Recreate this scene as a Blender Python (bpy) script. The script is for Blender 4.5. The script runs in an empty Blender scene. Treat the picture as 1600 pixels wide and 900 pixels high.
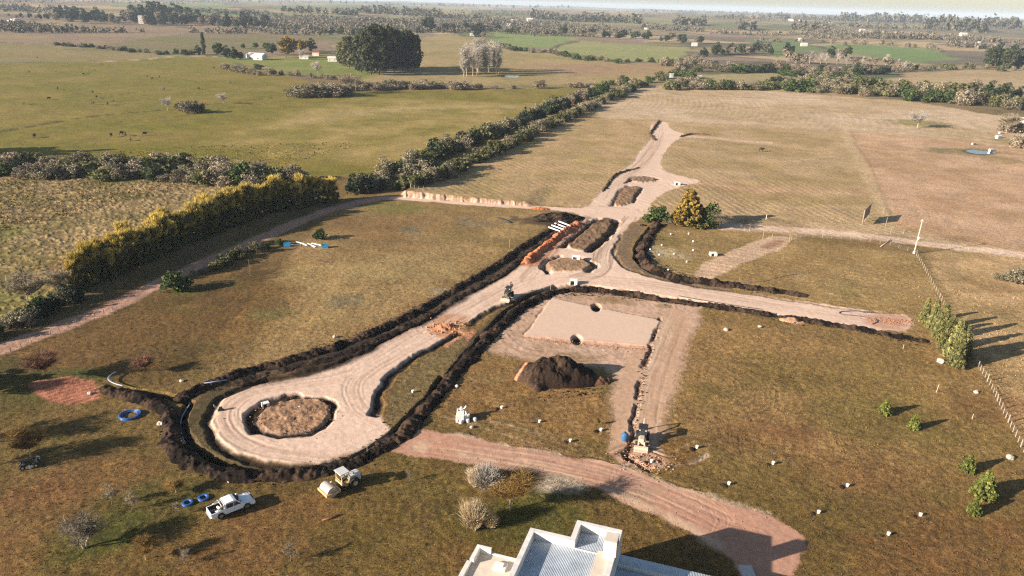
import bpy, bmesh, math, random
import numpy as np
from mathutils import Vector, Matrix

# ------------------------------------------------------------------ camera, sky, sun, exposure
SC = bpy.context.scene
COL = SC.collection
F, PITCH, ROLL, HC = 1150.0, math.radians(21.07), math.radians(1.5), 58.0
SUN_EL, SHADOW_AZ = math.radians(18.4), math.radians(23.0)      # shadows run towards +X and a little +Y
cam_d = bpy.data.cameras.new('camera'); cam = bpy.data.objects.new('camera', cam_d); COL.objects.link(cam)
cam_d.sensor_width = 36.0; cam_d.lens = F/1600*36.0; cam_d.clip_start = 0.5; cam_d.clip_end = 60000
_R = Matrix.Rotation(math.pi/2-PITCH, 4, 'X') @ Matrix.Rotation(ROLL, 4, 'Z')
cam.matrix_world = Matrix.Translation((0, 0, HC)) @ _R
SC.camera = cam
W = bpy.data.worlds.new('World'); SC.world = W; W.use_nodes = True
_nt = W.node_tree; _bg = _nt.nodes['Background']
_sky = _nt.nodes.new('ShaderNodeTexSky'); _sky.sky_type = 'NISHITA'; _sky.sun_disc = False
_sky.sun_elevation = SUN_EL
# direction the sun stands in: opposite to the shadows
_sd = Vector((-math.cos(SHADOW_AZ)*math.cos(SUN_EL), -math.sin(SHADOW_AZ)*math.cos(SUN_EL), math.sin(SUN_EL)))
_sky.sun_rotation = math.atan2(_sd.x, _sd.y)
_sky.air_density = 1.0; _sky.dust_density = 0.9; _sky.ozone_density = 1.0
_bg.inputs['Strength'].default_value = 0.05
_nt.links.new(_sky.outputs[0], _bg.inputs[0])
_l = bpy.data.lights.new('sun', 'SUN'); _l.energy = 5.0; _l.angle = math.radians(0.5); _l.color = (1.0, 0.88, 0.745)
_lo = bpy.data.objects.new('sun', _l); COL.objects.link(_lo); _lo.rotation_euler = _sd.to_track_quat('Z', 'Y').to_euler()
SC.view_settings.view_transform = 'Standard'; SC.view_settings.look = 'None'
SC.view_settings.exposure = 1.58; SC.view_settings.gamma = 1.0; SC.view_settings.use_curve_mapping = False
SC.render.engine = 'CYCLES'
SC.cycles.use_denoising = False; SC.cycles.pixel_filter_type = 'BLACKMAN_HARRIS'; SC.cycles.filter_width = 1.3; SC.cycles.max_bounces = 5; SC.cycles.diffuse_bounces = 3
SC.cycles.transparent_max_bounces = 8; SC.cycles.volume_bounces = 0; SC.cycles.transmission_bounces = 3

# ------------------------------------------------------------------ noise, pixels to ground, colours
def _h(i, j, seed):
    i = i.astype(np.int64).astype(np.uint32); j = j.astype(np.int64).astype(np.uint32)
    n = i*np.uint32(374761393) + j*np.uint32(668265263) + np.uint32((seed*2246822519) & 0xffffffff)
    n = (n ^ (n >> np.uint32(13)))*np.uint32(1274126177)
    n = (n ^ (n >> np.uint32(16)))*np.uint32(2246822519)
    return ((n ^ (n >> np.uint32(15))) & np.uint32(0xffffff)).astype(np.float32)/16777215.0
def vn(x, y, seed=0):                                   # value noise, -1..1
    x = np.asarray(x, dtype=np.float64); y = np.asarray(y, dtype=np.float64)
    xi = np.floor(x); yi = np.floor(y); fx = (x-xi); fy = (y-yi)
    fx = fx*fx*(3-2*fx); fy = fy*fy*(3-2*fy)
    a = _h(xi, yi, seed); b = _h(xi+1, yi, seed); c = _h(xi, yi+1, seed); d = _h(xi+1, yi+1, seed)
    return ((a*(1-fx)+b*fx)*(1-fy) + (c*(1-fx)+d*fx)*fy)*2-1
def fbm(x, y, seed=0, o=4, g=0.5):
    s = 0; a = 1; t = 0
    for k in range(o):
        c, q = math.cos(k*1.1), math.sin(k*1.1)
        s = s + a*vn((c*x-q*y)*2**k, (q*x+c*y)*2**k, seed+k*17); t += a; a *= g
    return s/t
def sst(a, b, v):
    t = np.clip((v-a)/(b-a), 0, 1); return t*t*(3-2*t)
def ray(px, py):
    x = px-800.0; y = 450.0-py; c, s = math.cos(ROLL), math.sin(ROLL)
    xr = c*x-s*y; yr = s*x+c*y
    return np.array([xr, F*math.cos(PITCH)+yr*math.sin(PITCH), -F*math.sin(PITCH)+yr*math.cos(PITCH)])
def g0(px, py, z=0.0):
    d = ray(px, py); t = (z-HC)/d[2]; return np.array([d[0]*t, d[1]*t])
def projx(x, y, z):
    cy, cz = y, z-HC
    yy = cy*math.sin(PITCH)+cz*math.cos(PITCH); dd = cy*math.cos(PITCH)-cz*math.sin(PITCH)
    xr = x/dd*F; yr = yy/dd*F; c, s = math.cos(ROLL), math.sin(ROLL)
    return 800+c*xr+s*yr, 450-(-s*xr+c*yr)
_bankA, _bankB = g0(628, 307), g0(832, 322)
_bl = float(np.linalg.norm(_bankB-_bankA)); _bu = (_bankB-_bankA)/_bl; _bn = np.array([-_bu[1], _bu[0]])
if _bn[1] < 0: _bn = -_bn
def hm(x, y):                                           # the lie of the land
    x = np.asarray(x, dtype=np.float64); y = np.asarray(y, dtype=np.float64)
    D = np.hypot(x, y)
    z = 24*sst(450, 3400, D)
    A = 1.6*sst(230, 600, D)+3.0*sst(500, 2200, D)+9*sst(2500, 7000, D)
    z = z+A*vn(x/340+3.3, y/380+1.2, 5)+2.2*sst(900, 2500, D)*vn(x/1000, y/1500, 9)
    z = z+30*sst(5000, 12000, D)*(0.4+0.6*vn(x/2600, y/3000, 12))
    s = ((x-_bankA[0])*_bu[0]+(y-_bankA[1])*_bu[1]); d = (x-_bankA[0])*_bn[0]+(y-_bankA[1])*_bn[1]
    tap = sst(-1.5, 1.0, s)*(1-sst(_bl-3, _bl+4, s))*(1.6-0.8*np.clip(s/_bl, 0, 1))
    gul = 0.45*vn(s*0.9, 0*s, 31)+0.2*vn(s*2.3, 0*s, 32)
    z = z+tap*sst(-0.5, 0.45, d+gul)*np.exp(-np.clip(d-1, 0, None)/22)
    return z
def _h1(i, j, seed):                                    # the same noise for one point, in plain Python
    M = 0xffffffff; n = ((i & M)*374761393+(j & M)*668265263+(seed*2246822519)) & M
    n = ((n ^ (n >> 13))*1274126177) & M; n = ((n ^ (n >> 16))*2246822519) & M
    return ((n ^ (n >> 15)) & 0xffffff)/16777215.0
def vn1(x, y, seed=0):
    i = math.floor(x); j = math.floor(y); fx = x-i; fy = y-j; fx = fx*fx*(3-2*fx); fy = fy*fy*(3-2*fy)
    a = _h1(i, j, seed); b = _h1(i+1, j, seed); c = _h1(i, j+1, seed); d = _h1(i+1, j+1, seed)
    return ((a*(1-fx)+b*fx)*(1-fy)+(c*(1-fx)+d*fx)*fy)*2-1
def ss1(a, b, v):
    t = min(1.0, max(0.0, (v-a)/(b-a))); return t*t*(3-2*t)
_f = [float(q) for q in (_bankA[0], _bankA[1], _bu[0], _bu[1], _bn[0], _bn[1])]
def hm1(x, y):
    D = math.hypot(x, y); z = 0.0
    if D > 229:
        z = 24*ss1(450, 3400, D)+(1.6*ss1(230, 600, D)+3.0*ss1(500, 2200, D)+9*ss1(2500, 7000, D))*vn1(x/340+3.3, y/380+1.2, 5)
        if D > 900: z += 2.2*ss1(900, 2500, D)*vn1(x/1000, y/1500, 9)
        if D > 5000: z += 30*ss1(5000, 12000, D)*(0.4+0.6*vn1(x/2600, y/3000, 12))
    s = (x-_f[0])*_f[2]+(y-_f[1])*_f[3]
    if -1.5 < s < _bl+4:
        d = (x-_f[0])*_f[4]+(y-_f[1])*_f[5]
        if -2 < d < 200:
            tap = ss1(-1.5, 1.0, s)*(1-ss1(_bl-3, _bl+4, s))*(1.6-0.8*min(1, max(0, s/_bl))); gul = 0.45*vn1(s*0.9, 0, 31)+0.2*vn1(s*2.3, 0, 32)
            z += tap*ss1(-0.5, 0.45, d+gul)*math.exp(-max(d-1, 0)/22)
    return z
_AT = {}
def at(px, py):
    key = (round(px, 3), round(py, 3))
    if key in _AT: return _AT[key]
    d = [float(q) for q in ray(px, py)]; z = 0.0
    for k in range(60):
        t = (z-HC)/d[2]; zn = hm1(d[0]*t, d[1]*t); dz = 0.6*(zn-z); z = min(z+dz, HC-0.5)
        if abs(dz) < 1e-3: break
    t = (z-HC)/d[2]; _AT[key] = (d[0]*t, d[1]*t, z); return _AT[key]
def mpp(px, py):                                        # metres per photograph pixel at that ground point
    x, y, z = at(px, py); return ((y*math.cos(PITCH)-(z-HC)*math.sin(PITCH)))/F
def WP(pts): return np.array([at(*p)[:2] for p in pts])
def s2l(c):
    c = np.asarray(c, dtype=np.float64)/255.0
    return np.where(c <= 0.04045, c/12.92, ((c+0.055)/1.055)**2.4)
KALB = 1.75
def A_(r, g, b): return s2l((r, g, b))/KALB
rnd = random.Random(7)
# ------------------------------------------------------------------ the ground as one sheet of rings
th = np.concatenate([np.linspace(math.radians(88), math.radians(53), 12, endpoint=False),
                     np.arange(math.radians(53), math.radians(1.2), -0.00088),
                     np.arange(math.radians(1.2), math.radians(0.24), -0.0006)])
rr = HC/np.tan(th); rr = np.concatenate([rr, [19000.0]])
az_f = np.linspace(math.radians(-46), math.radians(46), 1640)
az = np.concatenate([az_f, np.linspace(math.radians(46), math.radians(314), 60)[1:-1]])
NR, NA = len(rr), len(az)
Rg, Ag = np.meshgrid(rr, az, indexing='ij')
X = (Rg*np.sin(Ag)).ravel(); Y = (Rg*np.cos(Ag)).ravel(); D = Rg.ravel()
DR = np.clip(D*D*0.00088/HC, 0.06, None)                # ring spacing, to keep detail coarser than the mesh
Z = hm(X, Y).astype(np.float64)
C = np.zeros((len(X), 3)); ZONE = np.zeros(len(X), dtype=np.int32)
def lod(lam): return np.clip(1.7-1.9*DR/lam, 0, 1)
NAT = np.zeros(len(X)); n1 = fbm(X/9, Y/9, 1, 3); n2 = fbm(X/2.3, Y/2.3, 2, 3); n3 = fbm(X/45, Y/45, 3, 3)
n4 = vn(X/0.75, Y/0.75, 4)*lod(0.75*2)
n5 = fbm(X/160, Y/220, 6, 3)
# warped coordinates give every border a natural wobble
WX = X+0.5*vn(X/3.1, Y/3.1, 21)+0.22*vn(X/0.9, Y/0.9, 22)+np.clip(D-300, 0, 600)/90*vn(X/23, Y/23, 25)
WY = Y+0.5*vn(X/3.1, Y/3.1, 23)+0.22*vn(X/0.9, Y/0.9, 24)+np.clip(D-300, 0, 600)/90*vn(X/23, Y/23, 26)

def cull(P, m):
    a = P.min(0)-m; b = P.max(0)+m
    return np.nonzero((X > a[0]) & (X < b[0]) & (Y > a[1]) & (Y < b[1]))[0]
def seg(P, x, y, closed=False):                         # distance to a polyline, length along it, signed side
    n = len(P); best = np.full(len(x), 1e9); al = np.zeros(len(x)); sd = np.zeros(len(x)); L = 0
    for k in range(n if closed else n-1):
        a = P[k]; b = P[(k+1) % n]; d = b-a; l = math.hypot(*d)
        if l < 1e-6: continue
        u = d/l; t = np.clip((x-a[0])*u[0]+(y-a[1])*u[1], 0, l)
        ex = x-a[0]-u[0]*t; ey = y-a[1]-u[1]*t; q = np.hypot(ex, ey); m = q < best
        best[m] = q[m]; al[m] = (L+t)[m]; sd[m] = ((y-a[1])*u[0]-(x-a[0])*u[1])[m]; L += l
    return best, al, np.where(sd < 0, -best, best), L
def inpoly(P, x, y):
    c = np.zeros(len(x), bool); n = len(P)
    for k in range(n):
        a, b = P[k], P[(k+1) % n]
        if a[1] == b[1]: continue
        m = ((a[1] > y) != (b[1] > y)) & (x < (b[0]-a[0])*(y-a[1])/(b[1]-a[1])+a[0]); c ^= m
    return c
def smooth(P, n=3, closed=False):                       # Chaikin
    P = np.asarray(P, float)
    for _ in range(n):
        if closed: Q = np.roll(P, -1, 0); P = np.stack([.75*P+.25*Q, .25*P+.75*Q], 1).reshape(-1, 2)
        else:
            Q = np.stack([.75*P[:-1]+.25*P[1:], .25*P[:-1]+.75*P[1:]], 1).reshape(-1, 2); P = np.vstack([P[:1], Q, P[-1:]])
    return P
def blend(i, m, col, v=0.0, vs=n2):
    c = np.asarray(col)[None, :]*(1+v*vs[i])[:, None] if np.ndim(col) == 1 else col
    C[i] = C[i]*(1-m[:, None])+c*m[:, None]
def poly(pts, col, soft=0.6, v=0.08, zone=None, px=True, warp=1.0, dz=0.0, smo=1, k=1.0, grow=0.0):
    P = WP(pts) if px else np.asarray(pts, float)
    if smo: P = smooth(P, smo, True)
    i = cull(P, soft*2+3); x = X[i]+(WX[i]-X[i])*warp; y = Y[i]+(WY[i]-Y[i])*warp
    d = seg(P, x, y, True)[0]; ins = inpoly(P, x, y); d = np.where(ins, -d, d)-grow
    m = np.clip(0.5-d/(2*soft), 0, 1)*k; m = m*m*(3-2*m) if k == 1.0 else m
    if col is not None: blend(i, m, np.asarray(col), v)
    if dz: Z[i] += dz*m
    if zone is not None: ZONE[i[m > 0.5]] = zone
    return i, m, d
def line(pts, w, col, soft=0.3, v=0.1, zone=None, dz=0.0, k=1.0, smo=2, closed=False, px=True, warp=1.0, brk=0.0, wf=None):
    P = WP(pts) if px else np.asarray(pts, float)
    if smo: P = smooth(P, smo, closed)
    i = cull(P, w+soft*2+1.5); x = X[i]+(WX[i]-X[i])*warp; y = Y[i]+(WY[i]-Y[i])*warp
    q, al, sd, L = seg(P, x, y, closed)
    ww = w/2 if wf is None else w/2*wf(al/L)
    m = np.clip(0.5-(q-ww)/(2*soft), 0, 1)
    if brk: m = m*sst(-0.5+brk, 0.1+brk, vn(al/2.5, al*0, 71)+0.4)
    if col is not None: blend(i, m*k, np.asarray(col), v)
    if dz: Z[i] += dz*m
    if zone is not None: ZONE[i[m > 0.5]] = zone
    return i, m, al, sd
def blob(px, py, rpx, col, k=0.8, ecc=1.0, v=0.1, dz=0.0):  # a soft irregular patch, radius in pixels
    x0, y0, _ = at(px, py); r = rpx*mpp(px, py)
    i = np.nonzero((abs(X-x0) < r*2.2*ecc) & (abs(Y-y0) < r*2.2*max(1, ecc)))[0]
    q = np.hypot((X[i]-x0)/ecc, (Y[i]-y0))/r+0.45*n2[i]+0.3*n1[i]
    m = (1-sst(0.5, 1.15, q))*k; blend(i, m, np.asarray(col), v)
    if dz: Z[i] += dz*m

# --- base: lawn and rough grass near, a patchwork of fields far away
near = np.array(A_(124, 96, 52)); lawn2 = np.array(A_(156, 126, 78))
t = sst(70, 190, D)[:, None]
C[:] = near*(1-t)+lawn2*t
C *= (1+0.10*n1+0.08*n2)[:, None]
C += (np.clip(n3+0.15, 0, 1)*0.5)[:, None]*(np.array(A_(108, 100, 50))-C)
C += (np.clip(-n3*1.2-0.1, 0, 1)*(D < 160)*0.6)[:, None]*(np.array(A_(135, 92, 55))-C)
# far patchwork (D > 500): random field cells in world space
far = np.nonzero(D > 480)[0]
cell = 1.0
rs = np.random.RandomState(5)
NS = 520
sr = 480*np.exp(rs.rand(NS)*math.log(16000/480.)); sa = (rs.rand(NS)-0.5)*math.radians(120)
SX = sr*np.sin(sa); SY = sr*np.cos(sa)
pal = [A_(176, 152, 112), A_(160, 140, 100), A_(140, 128, 84), A_(150, 126, 104), A_(132, 118, 92), A_(118, 128, 72), A_(190, 166, 128), A_(124, 110, 92), A_(146, 142, 96), A_(110, 128, 66)]
pal = np.array(pal)
pick = rs.choice(len(pal), NS, p=[.14, .12, .13, .12, .13, .07, .10, .11, .05, .03])
fx = X[far]+25*vn(X[far]/200, Y[far]/200, 41); fy = (Y[far]+25*vn(X[far]/200, Y[far]/200, 42))
b1 = np.full(len(far), 1e18); b2 = b1.copy(); w1 = np.zeros(len(far), int)
for k in range(NS):
    sc = sr[k]
    q = (((fx-SX[k])*0.55)**2+((fy-SY[k]))**2)/(sc*sc)
    m = q < b1; b2 = np.where(m, b1, np.minimum(b2, q)); b1 = np.where(m, q, b1); w1[m] = k
pc = pal[pick[w1]]*(1+0.10*fbm(fx/90, fy/60, 44, 3))[:, None]
edge = (np.sqrt(b2)-np.sqrt(b1))*D[far]
eb = (1-sst(3, 9+D[far]*0.006, edge))
scrub = sst(0.05, 0.42, fbm(fx/700, fy/260, 47, 4))*0.75
dk = np.array(A_(92, 88, 68))
pc = pc*1.14; pc = pc*(1-eb[:, None]*0.7)+dk*eb[:, None]*0.7
pc = pc*(1-scrub[:, None]*0.6)+np.array(A_(120, 106, 88))*(1+0.25*vn(fx/14, fy/14, 48))[:, None]*scrub[:, None]*0.6
fm = sst(480, 700, D[far])[:, None]
C[far] = C[far]*(1-fm)+pc*fm

# --- the large fields one can name
F_TAN = A_(196, 168, 124)
def field(pts, col, v=0.06, soft=1.5, col2=None, sc=30., zone=None, st=None, smo=0):
    i, m, d = poly(pts, None, soft=soft, smo=smo)
    c = np.asarray(col)[None, :]*(1+v*n2[i]+v*n1[i])[:, None]
    if col2 is not None:
        q = sst(-0.35, 0.45, fbm(X[i]/sc, Y[i]/sc, 61, 4))[:, None]; c = c*(1-q)+np.asarray(col2)[None, :]*(1+v*n1[i])[:, None]*q
    if st is not None:
        ang, lam, amp = st; u = X[i]*math.cos(ang)+Y[i]*math.sin(ang)+0.6*n1[i]
        w = np.sin(u*2*math.pi/lam)*(0.5+0.5*vn(X[i]/12, Y[i]/12, 63))
        c = c*(1+amp*w)[:, None]; Z[i] += 0.05*w*m
    C[i] = C[i]*(1-m[:, None])+c*m[:, None]
    if zone is not None: ZONE[i[m > 0.5]] = zone
    return i, m
# ploughed and mown land right and beyond the site
field([(930, 190), (1000, 133), (1250, 145), (1600, 185), (1760, 240), (1700, 420), (1425, 380), (1120, 360), (1010, 325), (920, 325), (640, 300), (780, 240)], A_(196, 164, 122), col2=A_(206, 176, 136), st=(0.5, 2.6, .05))
field([(640, 300), (760, 250), (900, 185), (1012, 187), (1020, 215), (996, 250), (950, 282), (922, 322), (835, 318)], A_(196, 164, 120), col2=A_(180, 154, 104), st=(2.3, 2.6, .05), sc=14)
field([(905, 183), (935, 162), (1002, 134), (1250, 146), (1420, 158), (1620, 190), (1700, 215), (1560, 222), (1310, 203), (1080, 190), (1010, 186)], A_(216, 188, 154), col2=A_(198, 170, 130), sc=40, st=(1.35, 3.5, .03))
field([(1045, 196), (1312, 205), (1385, 350), (1190, 350), (1125, 335), (1012, 322), (1045, 280), (1035, 240)], A_(196, 166, 124), col2=A_(180, 152, 104), st=(0.15, 2.6, .05), sc=14)
field([(1318, 206), (1560, 224), (1700, 232), (1720, 410), (1500, 378), (1392, 352)], A_(212, 174, 138), col2=A_(194, 156, 118), sc=14, v=.10)
field([(1440, 398), (1500, 384), (1720, 415), (1760, 760), (1600, 690), (1525, 568), (1500, 500)], A_(210, 174, 126), col2=A_(178, 148, 100), sc=9, v=.14)
field([(1120, 358), (1240, 372), (1430, 398), (1500, 500), (1525, 568), (1440, 530), (1250, 470), (1080, 440), (1010, 420), (1000, 360)], A_(164, 134, 84), col2=A_(178, 148, 98), st=(1.2, 2.6, .04), sc=12, v=.05)
# lawn right and middle distance
field([(640, 640), (740, 560), (1000, 480), (1070, 478), (1440, 535), (1530, 570), (1620, 720), (1600, 760), (1100, 740), (950, 700)], A_(162, 128, 80), col2=A_(146, 120, 68), sc=16, v=.07, soft=11)
field([(640, 640), (740, 560), (860, 600), (960, 610), (950, 690), (800, 660)], A_(146, 112, 66), col2=A_(162, 126, 78), sc=8, v=.08, soft=2)
# left of the site
field([(560, 318), (850, 335), (800, 385), (740, 432), (610, 505), (470, 555), (300, 605), (240, 560), (300, 470), (420, 390)], A_(172, 142, 94), col2=A_(144, 114, 72), sc=18, v=.09, soft=6)
field([(0, 560), (240, 455), (420, 395), (480, 420), (420, 520), (320, 600), (150, 600), (0, 590)], A_(138, 106, 60), col2=A_(118, 94, 52), sc=14, v=.1, soft=8)
# rough tussock pasture left of the hedge
i, m = field([(-200, 270), (0, 268), (300, 282), (470, 292), (510, 305), (400, 335), (200, 415), (110, 450), (0, 500), (-300, 560)], A_(170, 144, 98), col2=A_(144, 126, 76), sc=10, v=.12)
tu = sst(0.0, 0.55, vn(X[i]/1.0, Y[i]/1.0, 81)+0.6*vn(X[i]/0.5, Y[i]/0.5, 82))*m
C[i] *= (1+0.6*(tu-0.4))[:, None]; Z[i] += 0.18*tu
q = sst(0.0, 0.5, fbm(X[i]/22, Y[i]/22, 83, 3))*m*0.75*(Y[i] < 250)
blend(i, q, np.array(A_(128, 124, 62)))
# green pastures left of the centre hedgerow
field([(-300, 120), (0, 99), (110, 97), (210, 93), (330, 88), (400, 108), (480, 128), (560, 143), (700, 141), (860, 139), (918, 138), (870, 165), (690, 235), (585, 272), (470, 278), (300, 262), (0, 250), (-300, 262)], A_(132, 122, 44), col2=A_(150, 130, 62), sc=32, v=.08, soft=3)
field([(420, 182), (560, 152), (760, 160), (880, 165), (760, 205), (610, 255), (420, 250), (330, 225)], A_(174, 150, 88), col2=A_(146, 132, 62), sc=16, v=.06, soft=10, st=(0.9, 4, .05))
line([(470, 190), (560, 176), (660, 166), (800, 167)], 12, A_(190, 166, 116), soft=7, k=.7)
for pts, w_, k_ in [([(-60, 212), (30, 202), (100, 188), (190, 177), (250, 172)], 2.2, .85), ([(300, 166), (380, 158), (440, 150), (490, 142)], 1.5, .7),
                    ([(190, 190), (280, 182), (360, 168), (450, 158), (520, 152)], 1.6, .45), ([(0, 165), (120, 160), (250, 138)], 2.0, .25), ([(130, 118), (150, 105), (165, 99)], 2, .3)]:
    line(pts, w_, A_(58, 52, 32), soft=1.0, k=k_, brk=0.2, dz=-0.25)
field([(-300, 92), (0, 67), (80, 71), (250, 82), (300, 88), (210, 92), (110, 96), (0, 97), (-300, 118)], A_(156, 138, 92), col2=A_(146, 130, 78), sc=60)
field([(-300, 60), (0, 40), (120, 36), (230, 38), (320, 45), (480, 50), (520, 70), (480, 90), (300, 84), (80, 70), (0, 66), (-300, 90)], A_(150, 126, 104), col2=A_(162, 140, 96), sc=70, v=.12)
field([(90, 78), (330, 84), (480, 74), (520, 62), (480, 52), (300, 52)], A_(128, 122, 74), col2=A_(146, 126, 98), sc=60, v=.1, soft=12)
line([(150, 97), (230, 92), (300, 87), (350, 90)], 3.5, A_(206, 184, 150), soft=1.2)
line([(0, 92), (60, 95), (150, 98)], 3.0, A_(150, 128, 96), soft=1.5)
line([(-60, 40), (60, 37), (120, 35), (330, 45)], 12, A_(80, 74, 48), soft=6, k=.7)
# farmstead green, meadow round the eucalyptus, green crops
field([(345, 92), (520, 88), (560, 100), (640, 112), (560, 124), (440, 112)], A_(128, 140, 62), col2=A_(150, 146, 80), sc=25, soft=3)
field([(560, 128), (600, 112), (640, 62), (700, 52), (770, 68), (930, 92), (1030, 108), (1080, 122), (900, 132), (700, 134)], A_(178, 154, 106), col2=A_(158, 142, 88), sc=40, soft=3, st=(1.5, 9, .04))
field([(780, 100), (1060, 98), (1080, 115), (900, 120)], A_(172, 140, 104), col2=A_(178, 152, 106), sc=50, soft=6)
for P_, c_, c2 in [([(762, 70), (776, 50), (830, 50), (905, 58), (862, 75)], A_(138, 152, 86), A_(144, 154, 92)),
                   ([(862, 77), (905, 63), (1005, 71), (1080, 74), (1066, 97), (1000, 98), (928, 89)], A_(154, 156, 96), A_(166, 160, 104)),
                   ([(905, 57), (1010, 63), (1005, 71), (900, 62)], A_(158, 134, 112), A_(150, 126, 104)),
                   ([(1165, 62), (1239, 62), (1285, 76), (1215, 90), (1190, 78)], A_(116, 136, 78), A_(124, 138, 82)),
                   ([(1284, 72), (1333, 69), (1454, 76), (1500, 94), (1437, 98), (1340, 86)], A_(120, 142, 78), A_(128, 146, 86)),
                   ([(1370, 130), (1420, 113), (1600, 106), (1760, 120), (1760, 165), (1600, 143), (1500, 138)], A_(194, 168, 128), A_(184, 158, 114)),
                   ([(1090, 118), (1200, 112), (1230, 120), (1200, 130), (1100, 128)], A_(168, 158, 106), A_(176, 158, 112)),
                   ([(640, 20), (760, 14), (720, 26), (600, 30)], A_(170, 156, 112), A_(160, 150, 104)),
                   ([(160, 6), (330, 2), (372, 9), (340, 14), (200, 10)], A_(134, 150, 90), A_(140, 150, 96)),
                   ([(300, 40), (470, 36), (640, 42), (700, 50), (620, 56), (480, 48)], A_(178, 158, 116), A_(168, 150, 108))]:
    field(P_, c_, col2=c2, sc=60, soft=4, v=.04)
line([(862, 76), (880, 70), (905, 64)], 9, A_(90, 80, 60), soft=3, k=.8)
line([(800, 139), (900, 137), (1000, 140), (1060, 146)], 6, A_(176, 160, 106), soft=3, k=.5)
line([(1110, 150), (1200, 154)], 3, A_(120, 110, 50), soft=2, k=.6)
# tracks worn across the right fields
line([(1316, 205), (1345, 255), (1372, 305), (1390, 352)], 4.2, A_(206, 178, 134), soft=1.0, k=.8)
line([(1328, 206), (1362, 262), (1392, 335)], 1.0, A_(140, 112, 76), soft=.6, k=.4)
line([(1515, 188), (1545, 215), (1562, 228), (1600, 235)], 2.4, A_(205, 180, 138), soft=1.0, k=.7)
blob(1430, 192, 40, A_(140, 132, 66), k=.7, ecc=1.6); blob(1500, 236, 34, A_(140, 130, 84), k=.8, ecc=2.0); blob(1570, 220, 26, A_(140, 126, 72), k=.6)
blob(1560, 250, 40, A_(158, 138, 84), k=.6)
for (a, b, r_) in [(1100, 288, 22), (1180, 296, 26), (1270, 298, 24), (1340, 300, 18), (1060, 282, 16)]:
    blob(a, b, r_, A_(200, 158, 120), k=.75, ecc=2.0)
line([(1028, 284), (1060, 284), (1120, 290), (1200, 297), (1340, 302)], 4.5, A_(206, 168, 132), soft=1.8, k=.75)
line([(1075, 213), (1120, 216), (1170, 222), (1200, 224)], 7.5, A_(224, 190, 158), soft=2.0)
line([(1150, 225), (1230, 232), (1290, 238)], 1.6, A_(130, 106, 66), soft=.9, k=.45)
line([(1240, 252), (1300, 244)], 1.6, A_(214, 186, 140), soft=.7, k=.6)
# mottles on the lawns
for k in range(190):
    px, py = rnd.uniform(-20, 1620), rnd.uniform(330, 900)
    c = rnd.choice([A_(104, 96, 46), A_(116, 106, 52), A_(146, 100, 64), A_(98, 84, 48), A_(160, 128, 84)])
    blob(px, py, rnd.uniform(10, 46), c, k=rnd.uniform(.15, .38), ecc=rnd.uniform(.7, 1.8))
for a, b, r_, c in [(120, 850, 55, A_(92, 98, 36)), (235, 790, 70, A_(96, 90, 40)), (180, 820, 40, A_(90, 92, 38)), (830, 800, 60, A_(96, 98, 38)), (760, 820, 60, A_(100, 92, 38)),
                    (560, 800, 60, A_(120, 96, 48)), (60, 600, 50, A_(84, 90, 40)), (135, 590, 30, A_(86, 94, 38)), (285, 455, 22, A_(104, 108, 44)), (610, 325, 40, A_(128, 124, 60)), (505, 560, 30, A_(116, 108, 56)),
                    (640, 360, 15, A_(130, 120, 96)), (540, 470, 30, A_(140, 128, 96)), (745, 350, 20, A_(140, 128, 100)), (690, 455, 20, A_(168, 150, 118)), (1350, 660, 80, A_(130, 112, 60)),
                    (500, 430, 60, A_(188, 158, 104)), (640, 420, 80, A_(182, 156, 104)), (480, 500, 40, A_(168, 140, 88)), (430, 490, 30, A_(120, 112, 66)), (30, 570, 40, A_(84, 80, 38)), (20, 620, 60, A_(98, 90, 42)), (1040, 395, 34, A_(196, 176, 138))]:
    blob(a, b, r_, c, k=.65, ecc=1.4)
for a, b, r_ in [(1500, 850, 90), (1400, 880, 70), (1330, 740, 60), (1560, 640, 60), (60, 790, 60), (150, 740, 60), (380, 860, 70), (1180, 680, 60), (450, 800, 50), (20, 860, 60)]: blob(a, b, r_, A_(146, 102, 64), k=.38, ecc=1.5)
# fine tyre and mower lines on the lawns
for k in range(46):
    cx, cy, _ = at(rnd.uniform(1050, 1450), rnd.uniform(520, 820)); r_ = rnd.uniform(2.5, 9); a0 = rnd.uniform(0, 6.3); da = rnd.uniform(.8, 2.6)
    for off in (0, 0.5, 1.7, 2.2):
        P_ = [(cx+(r_+off)*math.cos(a0+da*j/12), cy+(r_+off)*math.sin(a0+da*j/12)) for j in range(13)]
        line(P_, 0.22, A_(92, 72, 40), soft=.12, k=.38, px=False, smo=1, dz=-.02)
_ac = at(1105, 600)
for k in range(22):
    r_ = 3.0+.42*k+rnd.uniform(-.1, .1); a0 = -1.1+rnd.uniform(-.3, .3); da = rnd.uniform(.9, 1.9)
    line([(_ac[0]+r_*math.cos(a0+da*j/14), _ac[1]+r_*1.15*math.sin(a0+da*j/14)) for j in range(15)], .2, A_(96, 74, 42) if k % 2 else A_(184, 150, 104), soft=.12, k=.45, px=False, smo=1, dz=-.03)
_ac = at(690, 640)
for k in range(10):
    r_ = 2.5+.5*k; line([(_ac[0]+r_*math.cos(.2+1.3*j/12), _ac[1]+r_*math.sin(.2+1.3*j/12)) for j in range(13)], .2, A_(96, 76, 42), soft=.12, k=.4, px=False, smo=1, dz=-.03)
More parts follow.
